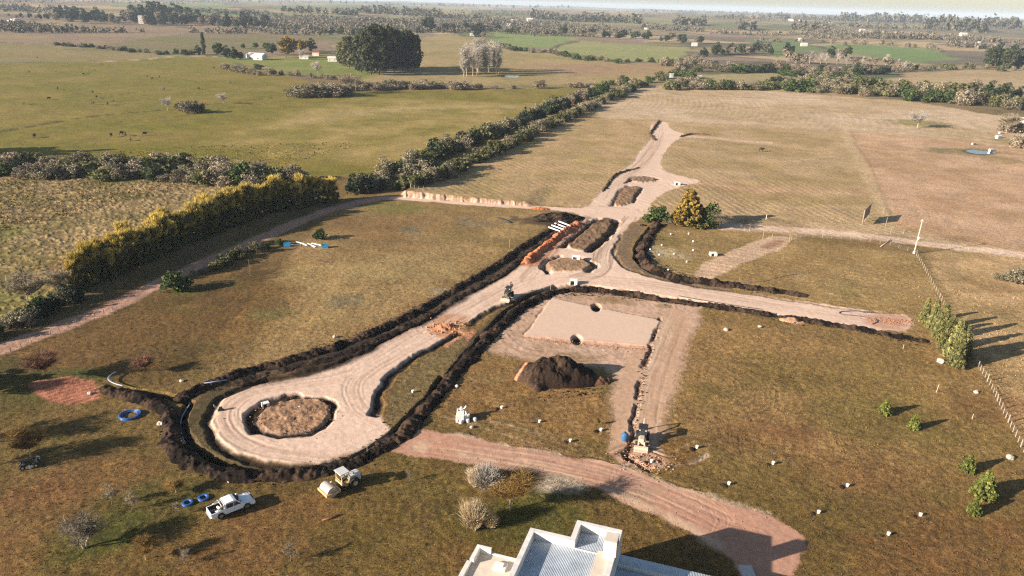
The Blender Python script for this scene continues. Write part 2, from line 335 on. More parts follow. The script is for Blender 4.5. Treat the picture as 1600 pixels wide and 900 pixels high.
def tracks(pts, n, spread, col, k=.4, w=.28, dz=-.022, seed=0, wav=0.5):
    P = smooth(WP(pts), 3); r = random.Random(seed)
    T = np.gradient(P, axis=0); T /= np.linalg.norm(T, axis=1)[:, None]+1e-9; N = np.stack([-T[:, 1], T[:, 0]], 1)
    L = np.concatenate([[0], np.cumsum(np.linalg.norm(np.diff(P, axis=0), axis=1))])
    for q in range(n):
        off = r.uniform(-spread, spread); ph = r.uniform(0, 50)
        a = int(r.uniform(0, .45)*len(P)); b = int(r.uniform(.55, 1)*len(P))
        Q = P+N*(off+wav*vn(L/14+ph, L*0, 200+q))[:, None]
        line(Q[a:b], w*r.uniform(.6, 1.5), col if (q % 3 or seed < 11) else A_(236, 212, 188), soft=.16, k=k*r.uniform(.5, 1), px=False, smo=0, dz=dz*r.uniform(.3, 1), warp=.3)
tracks([(1440, 560), (1480, 640), (1500, 760), (1490, 900)], 6, 4, A_(96, 78, 42), k=.4, seed=3)
tracks([(1440, 560), (1490, 590), (1560, 700), (1600, 780)], 4, 2, A_(96, 78, 42), k=.3, seed=4)
tracks([(1310, 500), (1250, 600), (1200, 720), (1320, 800), (1500, 860)], 10, 9, A_(98, 78, 42), k=.35, seed=5)
tracks([(0, 840), (120, 780), (260, 690)], 10, 9, A_(104, 72, 42), k=.35, seed=6)
tracks([(420, 560), (500, 470), (700, 380)], 8, 12, A_(112, 98, 58), k=.3, seed=8)
tracks([(700, 590), (760, 640), (900, 640), (960, 620)], 8, 5, A_(96, 76, 46), k=.35, seed=9)
tracks([(690, 640), (800, 670), (950, 715)], 8, 2.2, A_(190, 164, 128), k=.35, seed=10)

# --- the dirt roads
ROADC = A_(243, 210, 186); PINK = A_(206, 158, 132); PALE = A_(232, 204, 180)
field([(1046, 455), (1090, 470), (1095, 500), (1075, 540), (1060, 590), (1045, 640), (1035, 700), (950, 712), (960, 610), (955, 575), (900, 570), (800, 560), (740, 545), (790, 500), (860, 456), (950, 458)], A_(212, 176, 150), col2=A_(190, 154, 124), sc=7, soft=1.3, v=.07, zone=4, smo=1)
# grassy patches left inside the worn ground
for a, b, r_ in [(960, 470, 22), (1035, 478, 10), (900, 560, 20), (1000, 560, 18), (760, 590, 25), (990, 610, 14)]: blob(a, b, r_, A_(146, 120, 78), k=.6, ecc=1.7)
DIRT = 1
road1 = [(916, 326), (935, 304), (952, 283), (968, 268), (990, 256), (996, 240), (1017, 219), (1012, 207), (1020, 191), (1038, 189), (1046, 203), (1075, 210), (1056, 219), (1040, 233), (1030, 256), (1036, 268), (1068, 276), (1100, 284), (1060, 292), (1030, 304), (1012, 322), (1018, 330), (1000, 342), (982, 352), (966, 375), (960, 395), (965, 410), (982, 422), (1012, 430), (1060, 444), (1112, 451), (1198, 463), (1267, 473), (1353, 484), (1404, 487), (1423, 496), (1426, 508), (1411, 518), (1370, 515), (1301, 505), (1225, 495), (1129, 478), (1060, 466), (1000, 456), (943, 447), (905, 444), (865, 447), (830, 453), (780, 476), (735, 501), (690, 531), (650, 555), (615, 580), (592, 610), (583, 645), (606, 668), (650, 700), (600, 700), (560, 712), (520, 719), (460, 724), (400, 718), (357, 704), (333, 680), (326, 652), (340, 624), (372, 604), (420, 594), (480, 588), (530, 572), (575, 550), (623, 523), (695, 485), (737, 461), (785, 436), (816, 411), (842, 389), (872, 362), (898, 342), (906, 334), (870, 329), (790, 324), (700, 318), (628, 312), (600, 312), (598, 307), (630, 306), (720, 313), (830, 322), (880, 325)]
poly(road1, ROADC, soft=.45, v=.04, zone=DIRT, smo=1)
poly([(1015, 218), (996, 242), (990, 256), (965, 270), (940, 300), (930, 322), (1005, 322), (1030, 285), (1025, 255), (1040, 222)], PALE, soft=1.2, v=.04, k=.5)
line([(970, 300), (990, 270), (1010, 245), (1030, 218)], 3, PINK, soft=3, k=.3)
lower = [(600, 668), (650, 667), (700, 676), (737, 683), (840, 706), (954, 724), (990, 735), (1047, 754), (1112, 778), (1170, 797), (1215, 812), (1249, 830), (1267, 848), (1240, 880), (1235, 930), (1150, 930), (1150, 880), (1112, 852), (1067, 828), (992, 793), (926, 760), (860, 744), (790, 732), (737, 724), (660, 712), (613, 706), (600, 700)]
poly(lower, PINK, soft=.35, v=.05, zone=DIRT, smo=1)
line([(650, 697), (740, 712), (850, 733), (940, 758), (1040, 806), (1120, 850)], 1.6, A_(224, 192, 160), soft=.7, k=.8, brk=.1)
line([(640, 668), (737, 682), (840, 705), (954, 722), (1100, 772), (1200, 803)], .8, A_(232, 204, 172), soft=.4, k=.6, brk=.2)
line([(737, 679), (840, 702), (954, 719), (1100, 767)], .35, A_(90, 62, 44), soft=.2, k=.8, brk=.3, dz=-.15)
blob(875, 757, 24, A_(190, 172, 148), k=.9, ecc=1.8); blob(1000, 770, 20, A_(186, 166, 134), k=.5, ecc=2)
# machine track down to the lower road
poly([(1048, 478), (1082, 492), (1070, 540), (1050, 600), (1036, 640), (1024, 680), (1060, 735), (950, 724), (955, 660), (968, 600), (985, 545), (1016, 540)], A_(210, 172, 142), soft=.6, v=.05, zone=DIRT, smo=1)
line([(1043, 500), (1020, 560), (1006, 600), (997, 640), (990, 680)], 1.6, A_(228, 200, 172), soft=1.2, k=.6)
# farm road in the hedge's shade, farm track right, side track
line([(600, 309), (560, 315), (527, 324), (470, 345), (413, 370), (350, 398), (300, 420), (248, 442), (186, 475), (103, 508), (0, 545), (-150, 600)], 4.8, A_(200, 158, 134), soft=.5, zone=2, v=.08)
line([(560, 315), (413, 370), (248, 442), (103, 508), (-100, 580)], .35, A_(130, 100, 78), soft=.25, k=.6, brk=.1)
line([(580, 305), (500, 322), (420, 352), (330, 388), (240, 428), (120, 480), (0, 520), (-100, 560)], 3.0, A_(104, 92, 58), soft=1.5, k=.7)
line([(1012, 330), (1060, 344), (1119, 354), (1187, 356), (1267, 361), (1353, 368), (1425, 378), (1508, 388), (1600, 398), (1740, 415)], 5.6, A_(238, 206, 178), soft=.8, zone=2, v=.05)
line([(1240, 362), (1353, 370), (1480, 386)], .4, A_(150, 124, 88), soft=.3, k=.6)
poly([(1081, 436), (1100, 408), (1129, 398), (1191, 371), (1232, 368), (1234, 384), (1170, 408), (1128, 428), (1105, 439)], A_(214, 180, 148), soft=.5, zone=2, smo=1)
poly([(1195, 378), (1225, 374), (1228, 381), (1190, 390)], A_(160, 118, 92), soft=.8, k=.8)
line([(1183, 346), (1230, 352), (1240, 372)], 4, A_(206, 172, 134), soft=1.5, k=.6)
# building pad, scraped level
poly([(862, 466), (1033, 501), (1012, 541), (819, 525)], A_(236, 204, 180), soft=.22, v=.02, smo=0, zone=5, warp=.4, dz=.12)
line([(819, 527), (870, 533), (940, 538), (1011, 544)], .7, A_(226, 180, 150), soft=.3, k=.8, dz=-.1)
line([(862, 465), (840, 495), (820, 522)], .35, A_(92, 62, 46), soft=.2, k=.7, brk=.25, dz=-.1)
line([(978, 489), (1033, 500)], .35, A_(120, 70, 50), soft=.2, k=.7, brk=.1, dz=-.1)
for a, b in ((932, 481), (902, 531)): poly([(a+8*math.cos(q*.785), b+6.5*math.sin(q*.785)) for q in range(8)], A_(24, 18, 16), soft=.25, v=.2, dz=-.9, warp=.6)
line([(819, 526), (870, 532), (940, 537), (1011, 543)], 1.6, A_(214, 164, 136), soft=.6, k=.6, v=.2)
# orange clay
poly([(620, 570), (690, 540), (722, 513), (760, 518), (740, 545), (700, 560)], A_(206, 160, 128), soft=.8, k=.0)
poly([(692, 538), (715, 520), (752, 514), (748, 530), (722, 545), (700, 548)], A_(206, 148, 112), soft=.6, v=.08, smo=1)
poly([(668, 505), (700, 488), (732, 492), (728, 512), (700, 530), (676, 525)], A_(214, 160, 122), soft=.8, smo=1)
poly([(798, 412), (840, 388), (895, 345), (918, 350), (870, 395), (840, 420)], A_(206, 140, 104), soft=.8, smo=1, k=.9)
i, m, d = poly([(36, 598), (110, 588), (150, 594), (160, 612), (150, 628), (100, 634), (60, 622)], A_(204, 136, 106), soft=.5, v=.1, smo=1, zone=6)
u = (X[i]*.62-Y[i]*.78); w = np.sin(u*5.2+1.4*n1[i]*3)*sst(-.3, .5, vn(X[i]/3, Y[i]/3, 91)+.3)
C[i] *= (1-.22*np.clip(w, 0, 1)*m)[:, None]; Z[i] += .13*w*m
poly([(1352, 490), (1404, 488), (1423, 497), (1424, 509), (1400, 517), (1350, 508)], A_(202, 152, 122), soft=1.0, smo=1, k=.8)
def circ(cx, cy, r, a0=0, a1=2*math.pi, n=40, sq=1.0): return [(cx+r*math.cos(a0+(a1-a0)*k/n), cy+r*sq*math.sin(a0+(a1-a0)*k/n)) for k in range(n if a1-a0 > 6.28 else n+1)]
RB1 = at(459, 650); RB1R = 5.15; RB2 = at(888, 416)
# roundabouts: raised islands of lumpy soil inside a ditch
def island(pts, col, hz=.35, lump=.12, px=True):
    i, m, d = poly(pts, col, soft=.3, v=.14, smo=2 if px else 0, zone=3, px=px)
    l_ = vn(X[i]/.9, Y[i]/.9, 101)+.6*vn(X[i]/.42, Y[i]/.42, 102)
    Z[i] += (hz+lump*l_)*m; C[i] *= (1+.13*l_*m)[:, None]
island(circ(RB1[0], RB1[1], RB1R), A_(176, 138, 108), .12, .10, px=False)
ISL = A_(52, 40, 33)
line(circ(RB1[0], RB1[1], RB1R+.85, 1.75, 3.9), 1.9, ISL, soft=.3, dz=-.5, zone=3, smo=0, px=False)
line(circ(RB1[0], RB1[1], RB1R+.6, 3.8, 7.3), 1.1, ISL, soft=.25, dz=-.3, zone=3, smo=0, px=False)
line(circ(RB1[0], RB1[1], RB1R+.65, .6, 1.8), 1.0, ISL, soft=.25, dz=-.3, zone=3, smo=0, px=False)
island([(852, 414), (862, 407), (890, 404), (915, 407), (924, 415), (915, 423), (890, 426), (862, 424)], A_(176, 140, 108), .3, .07)
line([(858, 426), (848, 415), (856, 405), (872, 401)], 1.5, A_(80, 58, 44), soft=.4, dz=-.7, zone=3)
line([(905, 403), (922, 408), (929, 416), (920, 424)], 1.5, A_(80, 58, 44), soft=.4, dz=-.7, zone=3)
island([(982, 281), (990, 277), (1010, 276), (1027, 280), (1022, 284), (1000, 286)], A_(150, 122, 96), .3, .15)
line([(982, 281), (990, 276), (1010, 275), (1028, 280)], 1.2, A_(84, 62, 46), soft=.6, dz=-.5)
island([(957, 321), (968, 300), (980, 291), (1004, 292), (998, 305), (985, 318), (970, 323)], A_(152, 120, 92), .4, .16)
line([(955, 321), (970, 298), (980, 290)], 1.0, A_(70, 52, 40), soft=.5, dz=-.5)
line([(1002, 296), (990, 316)], .8, A_(74, 54, 42), soft=.5, dz=-.4)
island([(884, 388), (900, 370), (935, 343), (952, 342), (964, 347), (955, 360), (940, 376), (925, 391), (905, 393)], A_(146, 116, 88), .4, .12)
line([(880, 386), (905, 364), (934, 343)], 1.6, A_(66, 50, 40), soft=.4, dz=-.8, zone=3)
line([(964, 346), (955, 364), (936, 382), (922, 392)], 1.8, A_(60, 44, 36), soft=.5, dz=-.8, zone=3)
line([(872, 388), (900, 360), (922, 344)], .8, A_(96, 74, 60), soft=.3, k=.7, dz=-.2)
line([(862, 384), (890, 362), (915, 340)], .5, A_(110, 84, 66), soft=.3, k=.6, dz=-.2)
# ditch along the edge of the carriageway and verges between it and the spoil ridges
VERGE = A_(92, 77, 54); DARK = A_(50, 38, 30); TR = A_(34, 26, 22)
vl = [(872, 352), (842, 376), (806, 404), (780, 428), (735, 452), (695, 478), (655, 500), (616, 519), (560, 550), (510, 572), (450, 585), (380, 597), (330, 615), (305, 640), (303, 672), (325, 705), (370, 727), (430, 736), (520, 730), (575, 712), (610, 690)]
line(vl[:13], 4.4, A_(64, 51, 40), soft=.7, v=.25, zone=3); poly([(895, 343), (861, 360), (806, 393), (778, 415), (737, 438), (661, 483), (616, 505), (530, 541), (460, 562), (400, 577), (330, 600), (345, 612), (400, 598), (470, 586), (530, 571), (616, 524), (700, 480), (785, 436), (842, 388), (880, 356)], A_(70, 56, 43), soft=.5, v=.3, zone=3, smo=1); line(vl[10:], 3.0, A_(98, 84, 54), soft=.6, v=.2, zone=3); line([(300, 618), (316, 612), (350, 603), (400, 590), (450, 580)], 2.2, A_(150, 112, 86), soft=.5, v=.3, k=.6, brk=.2)
vr = [(617, 672), (642, 640), (665, 612), (690, 585), (715, 562), (745, 528), (782, 492), (815, 468), (850, 452), (890, 447), (940, 450), (1000, 460), (1060, 470), (1129, 481), (1225, 497), (1330, 512)]
line(vr, 1.9, VERGE, soft=.5, v=.14, zone=3)
poly([(600, 660), (606, 620), (628, 585), (660, 562), (700, 540), (735, 520), (720, 555), (680, 600), (645, 640), (620, 668)], A_(132, 112, 72), soft=.5, v=.14, zone=0, smo=1)
line([(1000, 354), (984, 366), (972, 390), (978, 410), (1000, 424), (1060, 440), (1129, 452)], 3.4, A_(136, 112, 86), soft=.6, v=.12, zone=3)
line([(586, 648), (590, 618), (608, 590), (640, 562), (690, 535), (715, 520)], 1.4, DARK, soft=.3, dz=-.5, zone=3)
line([(735, 507), (780, 479), (830, 456), (862, 449), (900, 446)], 1.2, DARK, soft=.4, dz=-.4, k=.8, zone=3)
line([(418, 593), (378, 603), (345, 620), (324, 648), (328, 680), (352, 708), (400, 724), (470, 729), (540, 720)], 1.3, DARK, soft=.35, dz=-.4, k=.85, zone=3)
line([(615, 527), (560, 553), (510, 574), (440, 588), (400, 596)], .9, DARK, soft=.3, dz=-.4, k=.9, zone=3)
line([(880, 356), (842, 383), (812, 408), (785, 432), (737, 456), (695, 481), (655, 504), (616, 525)], .9, DARK, soft=.3, dz=-.45, k=.9, zone=3)
line([(972, 366), (960, 388), (964, 408), (985, 423), (1060, 442), (1200, 464), (1340, 486), (1400, 487)], .8, DARK, soft=.3, dz=-.3, k=.75, zone=3)
line([(1060, 467), (1129, 478), (1225, 493), (1301, 505), (1370, 516)], .7, DARK, soft=.3, dz=-.3, k=.6, zone=3)
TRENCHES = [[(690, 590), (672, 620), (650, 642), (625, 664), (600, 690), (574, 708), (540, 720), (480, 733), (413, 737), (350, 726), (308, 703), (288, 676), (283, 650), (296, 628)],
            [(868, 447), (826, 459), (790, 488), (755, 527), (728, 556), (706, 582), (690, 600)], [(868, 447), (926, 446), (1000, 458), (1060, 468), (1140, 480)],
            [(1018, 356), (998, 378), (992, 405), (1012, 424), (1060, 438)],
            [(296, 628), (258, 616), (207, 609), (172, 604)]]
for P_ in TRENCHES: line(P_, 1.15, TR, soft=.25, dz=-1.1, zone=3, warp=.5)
TRL = [(1032, 497), (1028, 512), (1018, 533), (1005, 580), (1000, 600), (994, 630), (988, 652), (985, 690), (983, 708)]
line(TRL, .55, A_(52, 34, 28), soft=.3, dz=-.4, brk=.3)
line([(980, 708), (985, 716), (1000, 727), (1012, 733)], .7, A_(60, 40, 32), soft=.3, dz=-.6)
tracks([(960, 720), (1000, 700), (1060, 720), (1090, 700)], 12, 2.5, A_(120, 82, 58), k=.7, w=.4, dz=-.12, seed=33)
poly([(1030, 690), (1070, 680), (1095, 720), (1070, 740), (1035, 725)], A_(132, 100, 56), soft=.6, v=.2, k=.8)
blob(1240, 500, 18, A_(214, 172, 140), k=.9); blob(870, 345, 34, A_(70, 52, 42), k=.9, ecc=2.4); blob(840, 345, 20, A_(110, 88, 66), k=.7, ecc=2)
# wheel tracks on the carriageways
RT = A_(184, 148, 124)
tracks([(600, 700), (540, 715), (470, 712), (400, 700), (355, 672), (350, 640), (385, 612), (450, 600), (520, 592), (560, 580)], 26, 1.9, RT, seed=11)
tracks([(560, 585), (640, 535), (700, 505), (760, 470), (820, 440), (870, 432)], 22, 2.6, RT, seed=12)
tracks([(600, 660), (560, 640), (545, 600), (580, 575), (640, 540)], 14, 1.8, RT, seed=13)
tracks([(820, 440), (850, 400), (880, 370), (910, 340)], 14, 1.8, A_(140, 108, 84), seed=14, k=.7)
tracks([(870, 438), (940, 436), (1020, 444), (1120, 460), (1250, 482), (1380, 500)], 18, 2.4, RT, seed=15)
tracks([(900, 436), (940, 425), (945, 395), (965, 365), (990, 338)], 26, 2.8, A_(140, 108, 84), seed=16, k=.75)
tracks([(880, 326), (940, 322), (1000, 330), (1010, 332)], 10, 2.2, RT, seed=17)
tracks([(935, 320), (965, 280), (1005, 255), (1030, 215), (1030, 195)], 16, 3.0, A_(160, 124, 98), seed=18, k=.6)
tracks([(620, 690), (740, 703), (850, 722), (950, 745), (1050, 780), (1130, 820), (1200, 850)], 24, 2.4, A_(176, 124, 98), seed=19, k=.35)
tracks([(1060, 490), (1030, 560), (1010, 640), (1000, 700)], 12, 1.8, A_(180, 140, 110), seed=20)
tracks([(770, 510), (800, 550), (880, 560), (1000, 550)], 10, 2.5, A_(160, 124, 96), seed=21)
# cut bank face: bare pale earth
line([(630, 305), (680, 309), (720, 313), (780, 317), (828, 322)], 1.7, A_(214, 174, 148), soft=.35, v=.22, warp=.7)
# grey stony puddle beds, ash rings
for a, b, r_ in [(722, 345, 9), (735, 343, 7), (638, 357, 12)]: blob(a, b, r_, A_(126, 116, 96), k=.6, ecc=1.3)
# ponds
pond_c = {7: [(1506, 235), (1520, 233), (1536, 236), (1552, 235), (1558, 239), (1538, 241), (1522, 240)], 8: [(786, 118), (800, 116), (816, 118), (808, 121), (792, 121)], 9: [(1594, 188), (1604, 184), (1640, 188), (1640, 212), (1600, 208)]}
for zid, P_ in pond_c.items():
    Pw = smooth(WP(P_), 2, True); i = cull(Pw, 6)
    d = seg(Pw, WX[i], WY[i], True)[0]; d = np.where(inpoly(Pw, WX[i], WY[i]), -d, d)
    lv = float(np.mean(hm(Pw[:, 0], Pw[:, 1])))
    m = 1-sst(0, 2.5, d); Z[i] = Z[i]*(1-m)+lv*m-.25*m; blend(i, (1-sst(0, 4, d))*.8, np.array(A_(110, 98, 66)))
    n_ = len(Pw); me = bpy.data.meshes.new('pond_water')
    me.from_pydata([(p[0], p[1], lv-.12) for p in smooth(WP(P_), 3, True)], [], [list(range(len(smooth(WP(P_), 3, True))))]); pond_c[zid] = me

# --- relief of the surface itself: grass and clods, kept coarser than the mesh
rough = np.where(ZONE == 1, .35, np.where(ZONE == 5, .1, np.where(ZONE == 0, 1.0, .8)))
Z += rough*(0.035*vn(X/.55, Y/.55, 51)*lod(.9)+0.035*vn(X/1.3, Y/1.3, 52)*lod(2.0)+.04*vn(X/3.4, Y/3.4, 53)*lod(5)+.16*vn(X/11, Y/11, 54)*lod(14)*sst(60, 200, D))
C *= (1+rough*(.17*vn(X/.4, Y/.4, 55)*lod(.6)+.12*vn(X/.9, Y/.9, 56)*lod(1.3)))[:, None]
# scattered fallen leaves and stones in the near grass read as pale specks
sp = (vn(X/.22, Y/.22, 57) > .86) & (D < 80) & (ZONE == 0)
C[sp] = C[sp]*.5+np.array(A_(190, 160, 110))*.5
C = np.clip(C, 0.004, .8); RGH = np.clip(np.where(ZONE == 0, 1.0, np.where(ZONE == 5, .12, np.where(ZONE == 1, .3, np.where(ZONE == 4, .4, .8)))), 0, 1)

# --- meshes: the same sheet cut along the borders of its parts
NAMES = {0: 'ground', 1: 'dirt_road', 2: 'farm_track', 3: 'verge', 4: 'bare_ground', 5: 'building_pad', 6: 'clay_patch'}
def ground_mat():
    m = bpy.data.materials.new('earth_and_grass'); m.use_nodes = True; nt = m.node_tree; N = nt.nodes; L = nt.links
    b = N['Principled BSDF']; b.inputs['Roughness'].default_value = 1.0; b.inputs['Specular IOR Level'].default_value = .15
    a = N.new('ShaderNodeAttribute'); a.attribute_name = 'albedo'
    tc = N.new('ShaderNodeNewGeometry')
    outs = []
    for sc, dt, lo, hi in ((5.0, 5, .35, 1.65), (1.3, 6, .62, 1.38), (.12, 4, .84, 1.16)):
        n = N.new('ShaderNodeTexNoise'); n.inputs['Scale'].default_value = sc; n.inputs['Detail'].default_value = dt; n.inputs['Roughness'].default_value = .72
        L.new(tc.outputs['Position'], n.inputs['Vector'])
        mr = N.new('ShaderNodeMapRange'); mr.inputs[1].default_value = .34; mr.inputs[2].default_value = .66; mr.inputs[3].default_value = lo; mr.inputs[4].default_value = hi; mr.clamp = False
        L.new(n.outputs[0], mr.inputs[0]); outs.append((n, mr))
    # tufts: small darker clumps with an edge of their own
    tn = N.new('ShaderNodeTexNoise'); tn.inputs['Scale'].default_value = 1.25; tn.inputs['Detail'].default_value = 3; tn.inputs['Roughness'].default_value = .8; L.new(tc.outputs['Position'], tn.inputs['Vector'])
    tm = N.new('ShaderNodeMapRange'); tm.inputs[1].default_value = .56; tm.inputs[2].default_value = .66; tm.inputs[3].default_value = 1.06; tm.inputs[4].default_value = .62; L.new(tn.outputs[0], tm.inputs[0])
    def mul(p, q):
        mu = N.new('ShaderNodeMath'); mu.operation = 'MULTIPLY'; L.new(p, mu.inputs[0]); L.new(q, mu.inputs[1]); return mu.outputs[0]
    f_ = mul(mul(mul(outs[0][1].outputs[0], outs[1][1].outputs[0]), outs[2][1].outputs[0]), tm.outputs[0])
    fl = N.new('ShaderNodeMix'); fl.data_type = 'FLOAT'; fl.inputs['A'].default_value = 1.0; L.new(a.outputs['Alpha'], fl.inputs['Factor']); L.new(f_, fl.inputs['B'])
    vm = N.new('ShaderNodeVectorMath'); vm.operation = 'SCALE'; L.new(a.outputs['Color'], vm.inputs[0]); L.new(fl.outputs[0], vm.inputs['Scale'])
    L.new(vm.outputs[0], b.inputs['Base Color'])
    bp = N.new('ShaderNodeBump'); bp.inputs['Distance'].default_value = .16; L.new(mul(a.outputs['Alpha'], N.new('ShaderNodeValue').outputs[0]), bp.inputs['Strength'])
    [q for q in N if q.bl_idname == 'ShaderNodeValue'][0].outputs[0].default_value = .7
    L.new(outs[0][0].outputs[0], bp.inputs['Height']); L.new(bp.outputs[0], b.inputs['Normal'])
    return m
GM = ground_mat()
a = np.arange(NR-1)[:, None]*NA+np.arange(NA)[None, :]; a2 = np.arange(NR-1)[:, None]*NA+(np.arange(NA)[None, :]+1) % NA
Q = np.stack([a, a2, a2+NA, a+NA], -1).reshape(-1, 4)[:, ::-1]
zf = np.min(np.where(ZONE[Q] > 6, 0, ZONE[Q]), axis=1)
def quick_mesh(name, V, Q, mat, col=None, smooth_=True, attr='albedo', alpha=None):
    me = bpy.data.meshes.new(name); me.vertices.add(len(V)); me.vertices.foreach_set('co', np.asarray(V, dtype=np.float32).ravel())
    k = Q.shape[1]; me.loops.add(Q.size); me.loops.foreach_set('vertex_index', np.ascontiguousarray(Q, dtype=np.int32).ravel())
    me.polygons.add(len(Q)); me.polygons.foreach_set('loop_start', np.arange(0, Q.size, k, dtype=np.int32))
    if smooth_: me.polygons.foreach_set('use_smooth', np.ones(len(Q), dtype=bool))
    if col is not None:
        at_ = me.attributes.new(attr, 'FLOAT_COLOR', 'POINT'); at_.data.foreach_set('color', np.concatenate([col, np.ones((len(col), 1)) if alpha is None else alpha[:, None]], 1).astype(np.float32).ravel())
    me.update(calc_edges=True); me.materials.append(mat); return me
VV = np.stack([X, Y, Z], 1)
# centre fan under the drone
for zid, nm in NAMES.items():
    q = Q[zf == zid]
    if not len(q): continue
    u, inv = np.unique(q, return_inverse=True)
    me = quick_mesh(nm, VV[u], inv.reshape(q.shape), GM, C[u], alpha=RGH[u]); o = bpy.data.objects.new(nm, me); COL.objects.link(o); o['kind'] = 'structure'
gz = hm1
def tufts():                                            # tussocks and grass tufts standing on the turf
    r = np.random.RandomState(12); RP = ((X*.9+Y*-.44) < -198) & (Y < 320); RF = (X > 84+(Y-150)*.1) & (Y > 90) & (Y < 186); ok = np.nonzero((ZONE == 0) & (D > 45) & ((D < 190) | RP) & (D < 330) & (np.abs(np.arctan2(X, Y)) < math.radians(45)))[0]
    w = np.where((Y > 170) & (X < -60), 1.0, .8)*(.35+.65*(n2[ok] > -.1)) if False else (.35+.65*(n2[ok] > -.1)); ok = ok[r.rand(len(ok)) < w]
    ok = ok[(r.rand(len(ok)) < .34) | RP[ok]]; i = r.choice(ok, min(len(ok), 110000), replace=False); n = len(i); x = X[i]+r.randn(n)*.1; y = Y[i]+r.randn(n)*.2; z = Z[i]
    h = (.035+.075*r.rand(n)**3)*np.clip(D[i]/85, .8, 3.0)**.5; h = np.where(RP[i], h*2.4, np.where(RF[i], h*1.3, h))
    V = []
    for q in range(2):
        a = r.rand(n)*6.28; c, s = np.cos(a), np.sin(a); wd = h*(.5+.5*r.rand(n)); lx, ly = r.randn(n)*h*.35, r.randn(n)*h*.35
        V.append(np.stack([np.stack([x-c*wd*.4, y-s*wd*.4, z-.03], 1), np.stack([x+c*wd*.4, y+s*wd*.4, z-.03], 1), np.stack([x+c*wd*.7+lx, y+s*wd*.7+ly, z+h*.9], 1), np.stack([x-c*wd*.6+lx, y-s*wd*.6+ly, z+h], 1)], 1))
    V = np.stack(V, 1).reshape(-1, 3); k = np.clip(r.normal(1.0, .16, n), .55, 1.5)[:, None]; c_ = np.repeat(np.clip(C[i]*k, 0, .7), 8, 0)
    me = quick_mesh('grass_tufts', V, np.arange(n*8).reshape(-1, 4), GM, c_, smooth_=False, alpha=np.zeros(len(V))); o = bpy.data.objects.new('grass_tufts', me); COL.objects.link(o)
    o['kind'] = 'stuff'; o['label'] = 'dry brown grass tufts covering the lawns and pastures'
tufts()
# ------------------------------------------------------------------ helpers for things
def tag(o, label=None, cat=None, group=None, kind=None):
    if label: o['label'] = label
    if cat: o['category'] = cat
    if group: o['group'] = group
    if kind: o['kind'] = kind
    return o
_M = {}
def mat(name, col, rough=.7, metal=0., var=.12, sc=3.0, bump=0., spec=.3, trans=0., obj=True, albedo=False):
    if name in _M: return _M[name]
    m = bpy.data.materials.new(name); m.use_nodes = True; nt = m.node_tree; N = nt.nodes; L = nt.links; b = N['Principled BSDF']
    b.inputs['Roughness'].default_value = rough; b.inputs['Metallic'].default_value = metal; b.inputs['Specular IOR Level'].default_value = spec
    if trans: b.inputs['Transmission Weight'].default_value = trans
    g = N.new('ShaderNodeTexCoord') if obj else N.new('ShaderNodeNewGeometry')
    n = N.new('ShaderNodeTexNoise'); n.inputs['Scale'].default_value = sc; n.inputs['Detail'].default_value = 5; n.inputs['Roughness'].default_value = .65
    L.new(g.outputs['Object' if obj else 'Position'], n.inputs['Vector'])
    mr = N.new('ShaderNodeMapRange'); mr.inputs[1].default_value = .3; mr.inputs[2].default_value = .7; mr.inputs[3].default_value = 1-var; mr.inputs[4].default_value = 1+var
    L.new(n.outputs[0], mr.inputs[0]); vm = N.new('ShaderNodeVectorMath'); vm.operation = 'SCALE'
    if albedo:
        at_ = N.new('ShaderNodeAttribute'); at_.attribute_name = 'albedo'; L.new(at_.outputs['Color'], vm.inputs[0])
    else: vm.inputs[0].default_value = tuple(col)[:3]
    L.new(mr.outputs[0], vm.inputs['Scale']); L.new(vm.outputs[0], b.inputs['Base Color'])
    if bump:
        bp = N.new('ShaderNodeBump'); bp.inputs['Strength'].default_value = .7; bp.inputs['Distance'].default_value = bump
        L.new(n.outputs[0], bp.inputs['Height']); L.new(bp.outputs[0], b.inputs['Normal'])
    _M[name] = m; return m
def leafmat(name, c1, c2, trans=.25):
    if name in _M: return _M[name]
    m = bpy.data.materials.new(name); m.use_nodes = True; nt = m.node_tree; N = nt.nodes; L = nt.links; b = N['Principled BSDF']
    b.inputs['Roughness'].default_value = .75; b.inputs['Specular IOR Level'].default_value = .2
    a = N.new('ShaderNodeAttribute'); a.attribute_name = 'tone'; oi = N.new('ShaderNodeObjectInfo')
    mx = N.new('ShaderNodeMix'); mx.data_type = 'RGBA'; mx.inputs['A'].default_value = (*c1, 1); mx.inputs['B'].default_value = (*c2, 1)
    L.new(a.outputs['Fac'], mx.inputs['Factor'])
    mr = N.new('ShaderNodeMapRange'); mr.inputs[3].default_value = .75; mr.inputs[4].default_value = 1.25; L.new(oi.outputs['Random'], mr.inputs[0])
    vm = N.new('ShaderNodeVectorMath'); vm.operation = 'SCALE'; L.new(mx.outputs['Result'], vm.inputs[0]); L.new(mr.outputs[0], vm.inputs['Scale'])
    L.new(vm.outputs[0], b.inputs['Base Color'])
    if trans:
        t = N.new('ShaderNodeBsdfTranslucent'); ms = N.new('ShaderNodeMixShader'); ms.inputs[0].default_value = trans; L.new(vm.outputs[0], t.inputs[0])
        L.new(b.outputs[0], ms.inputs[1]); L.new(t.outputs[0], ms.inputs[2]); L.new(ms.outputs[0], N['Material Output'].inputs[0])
    _M[name] = m; return m
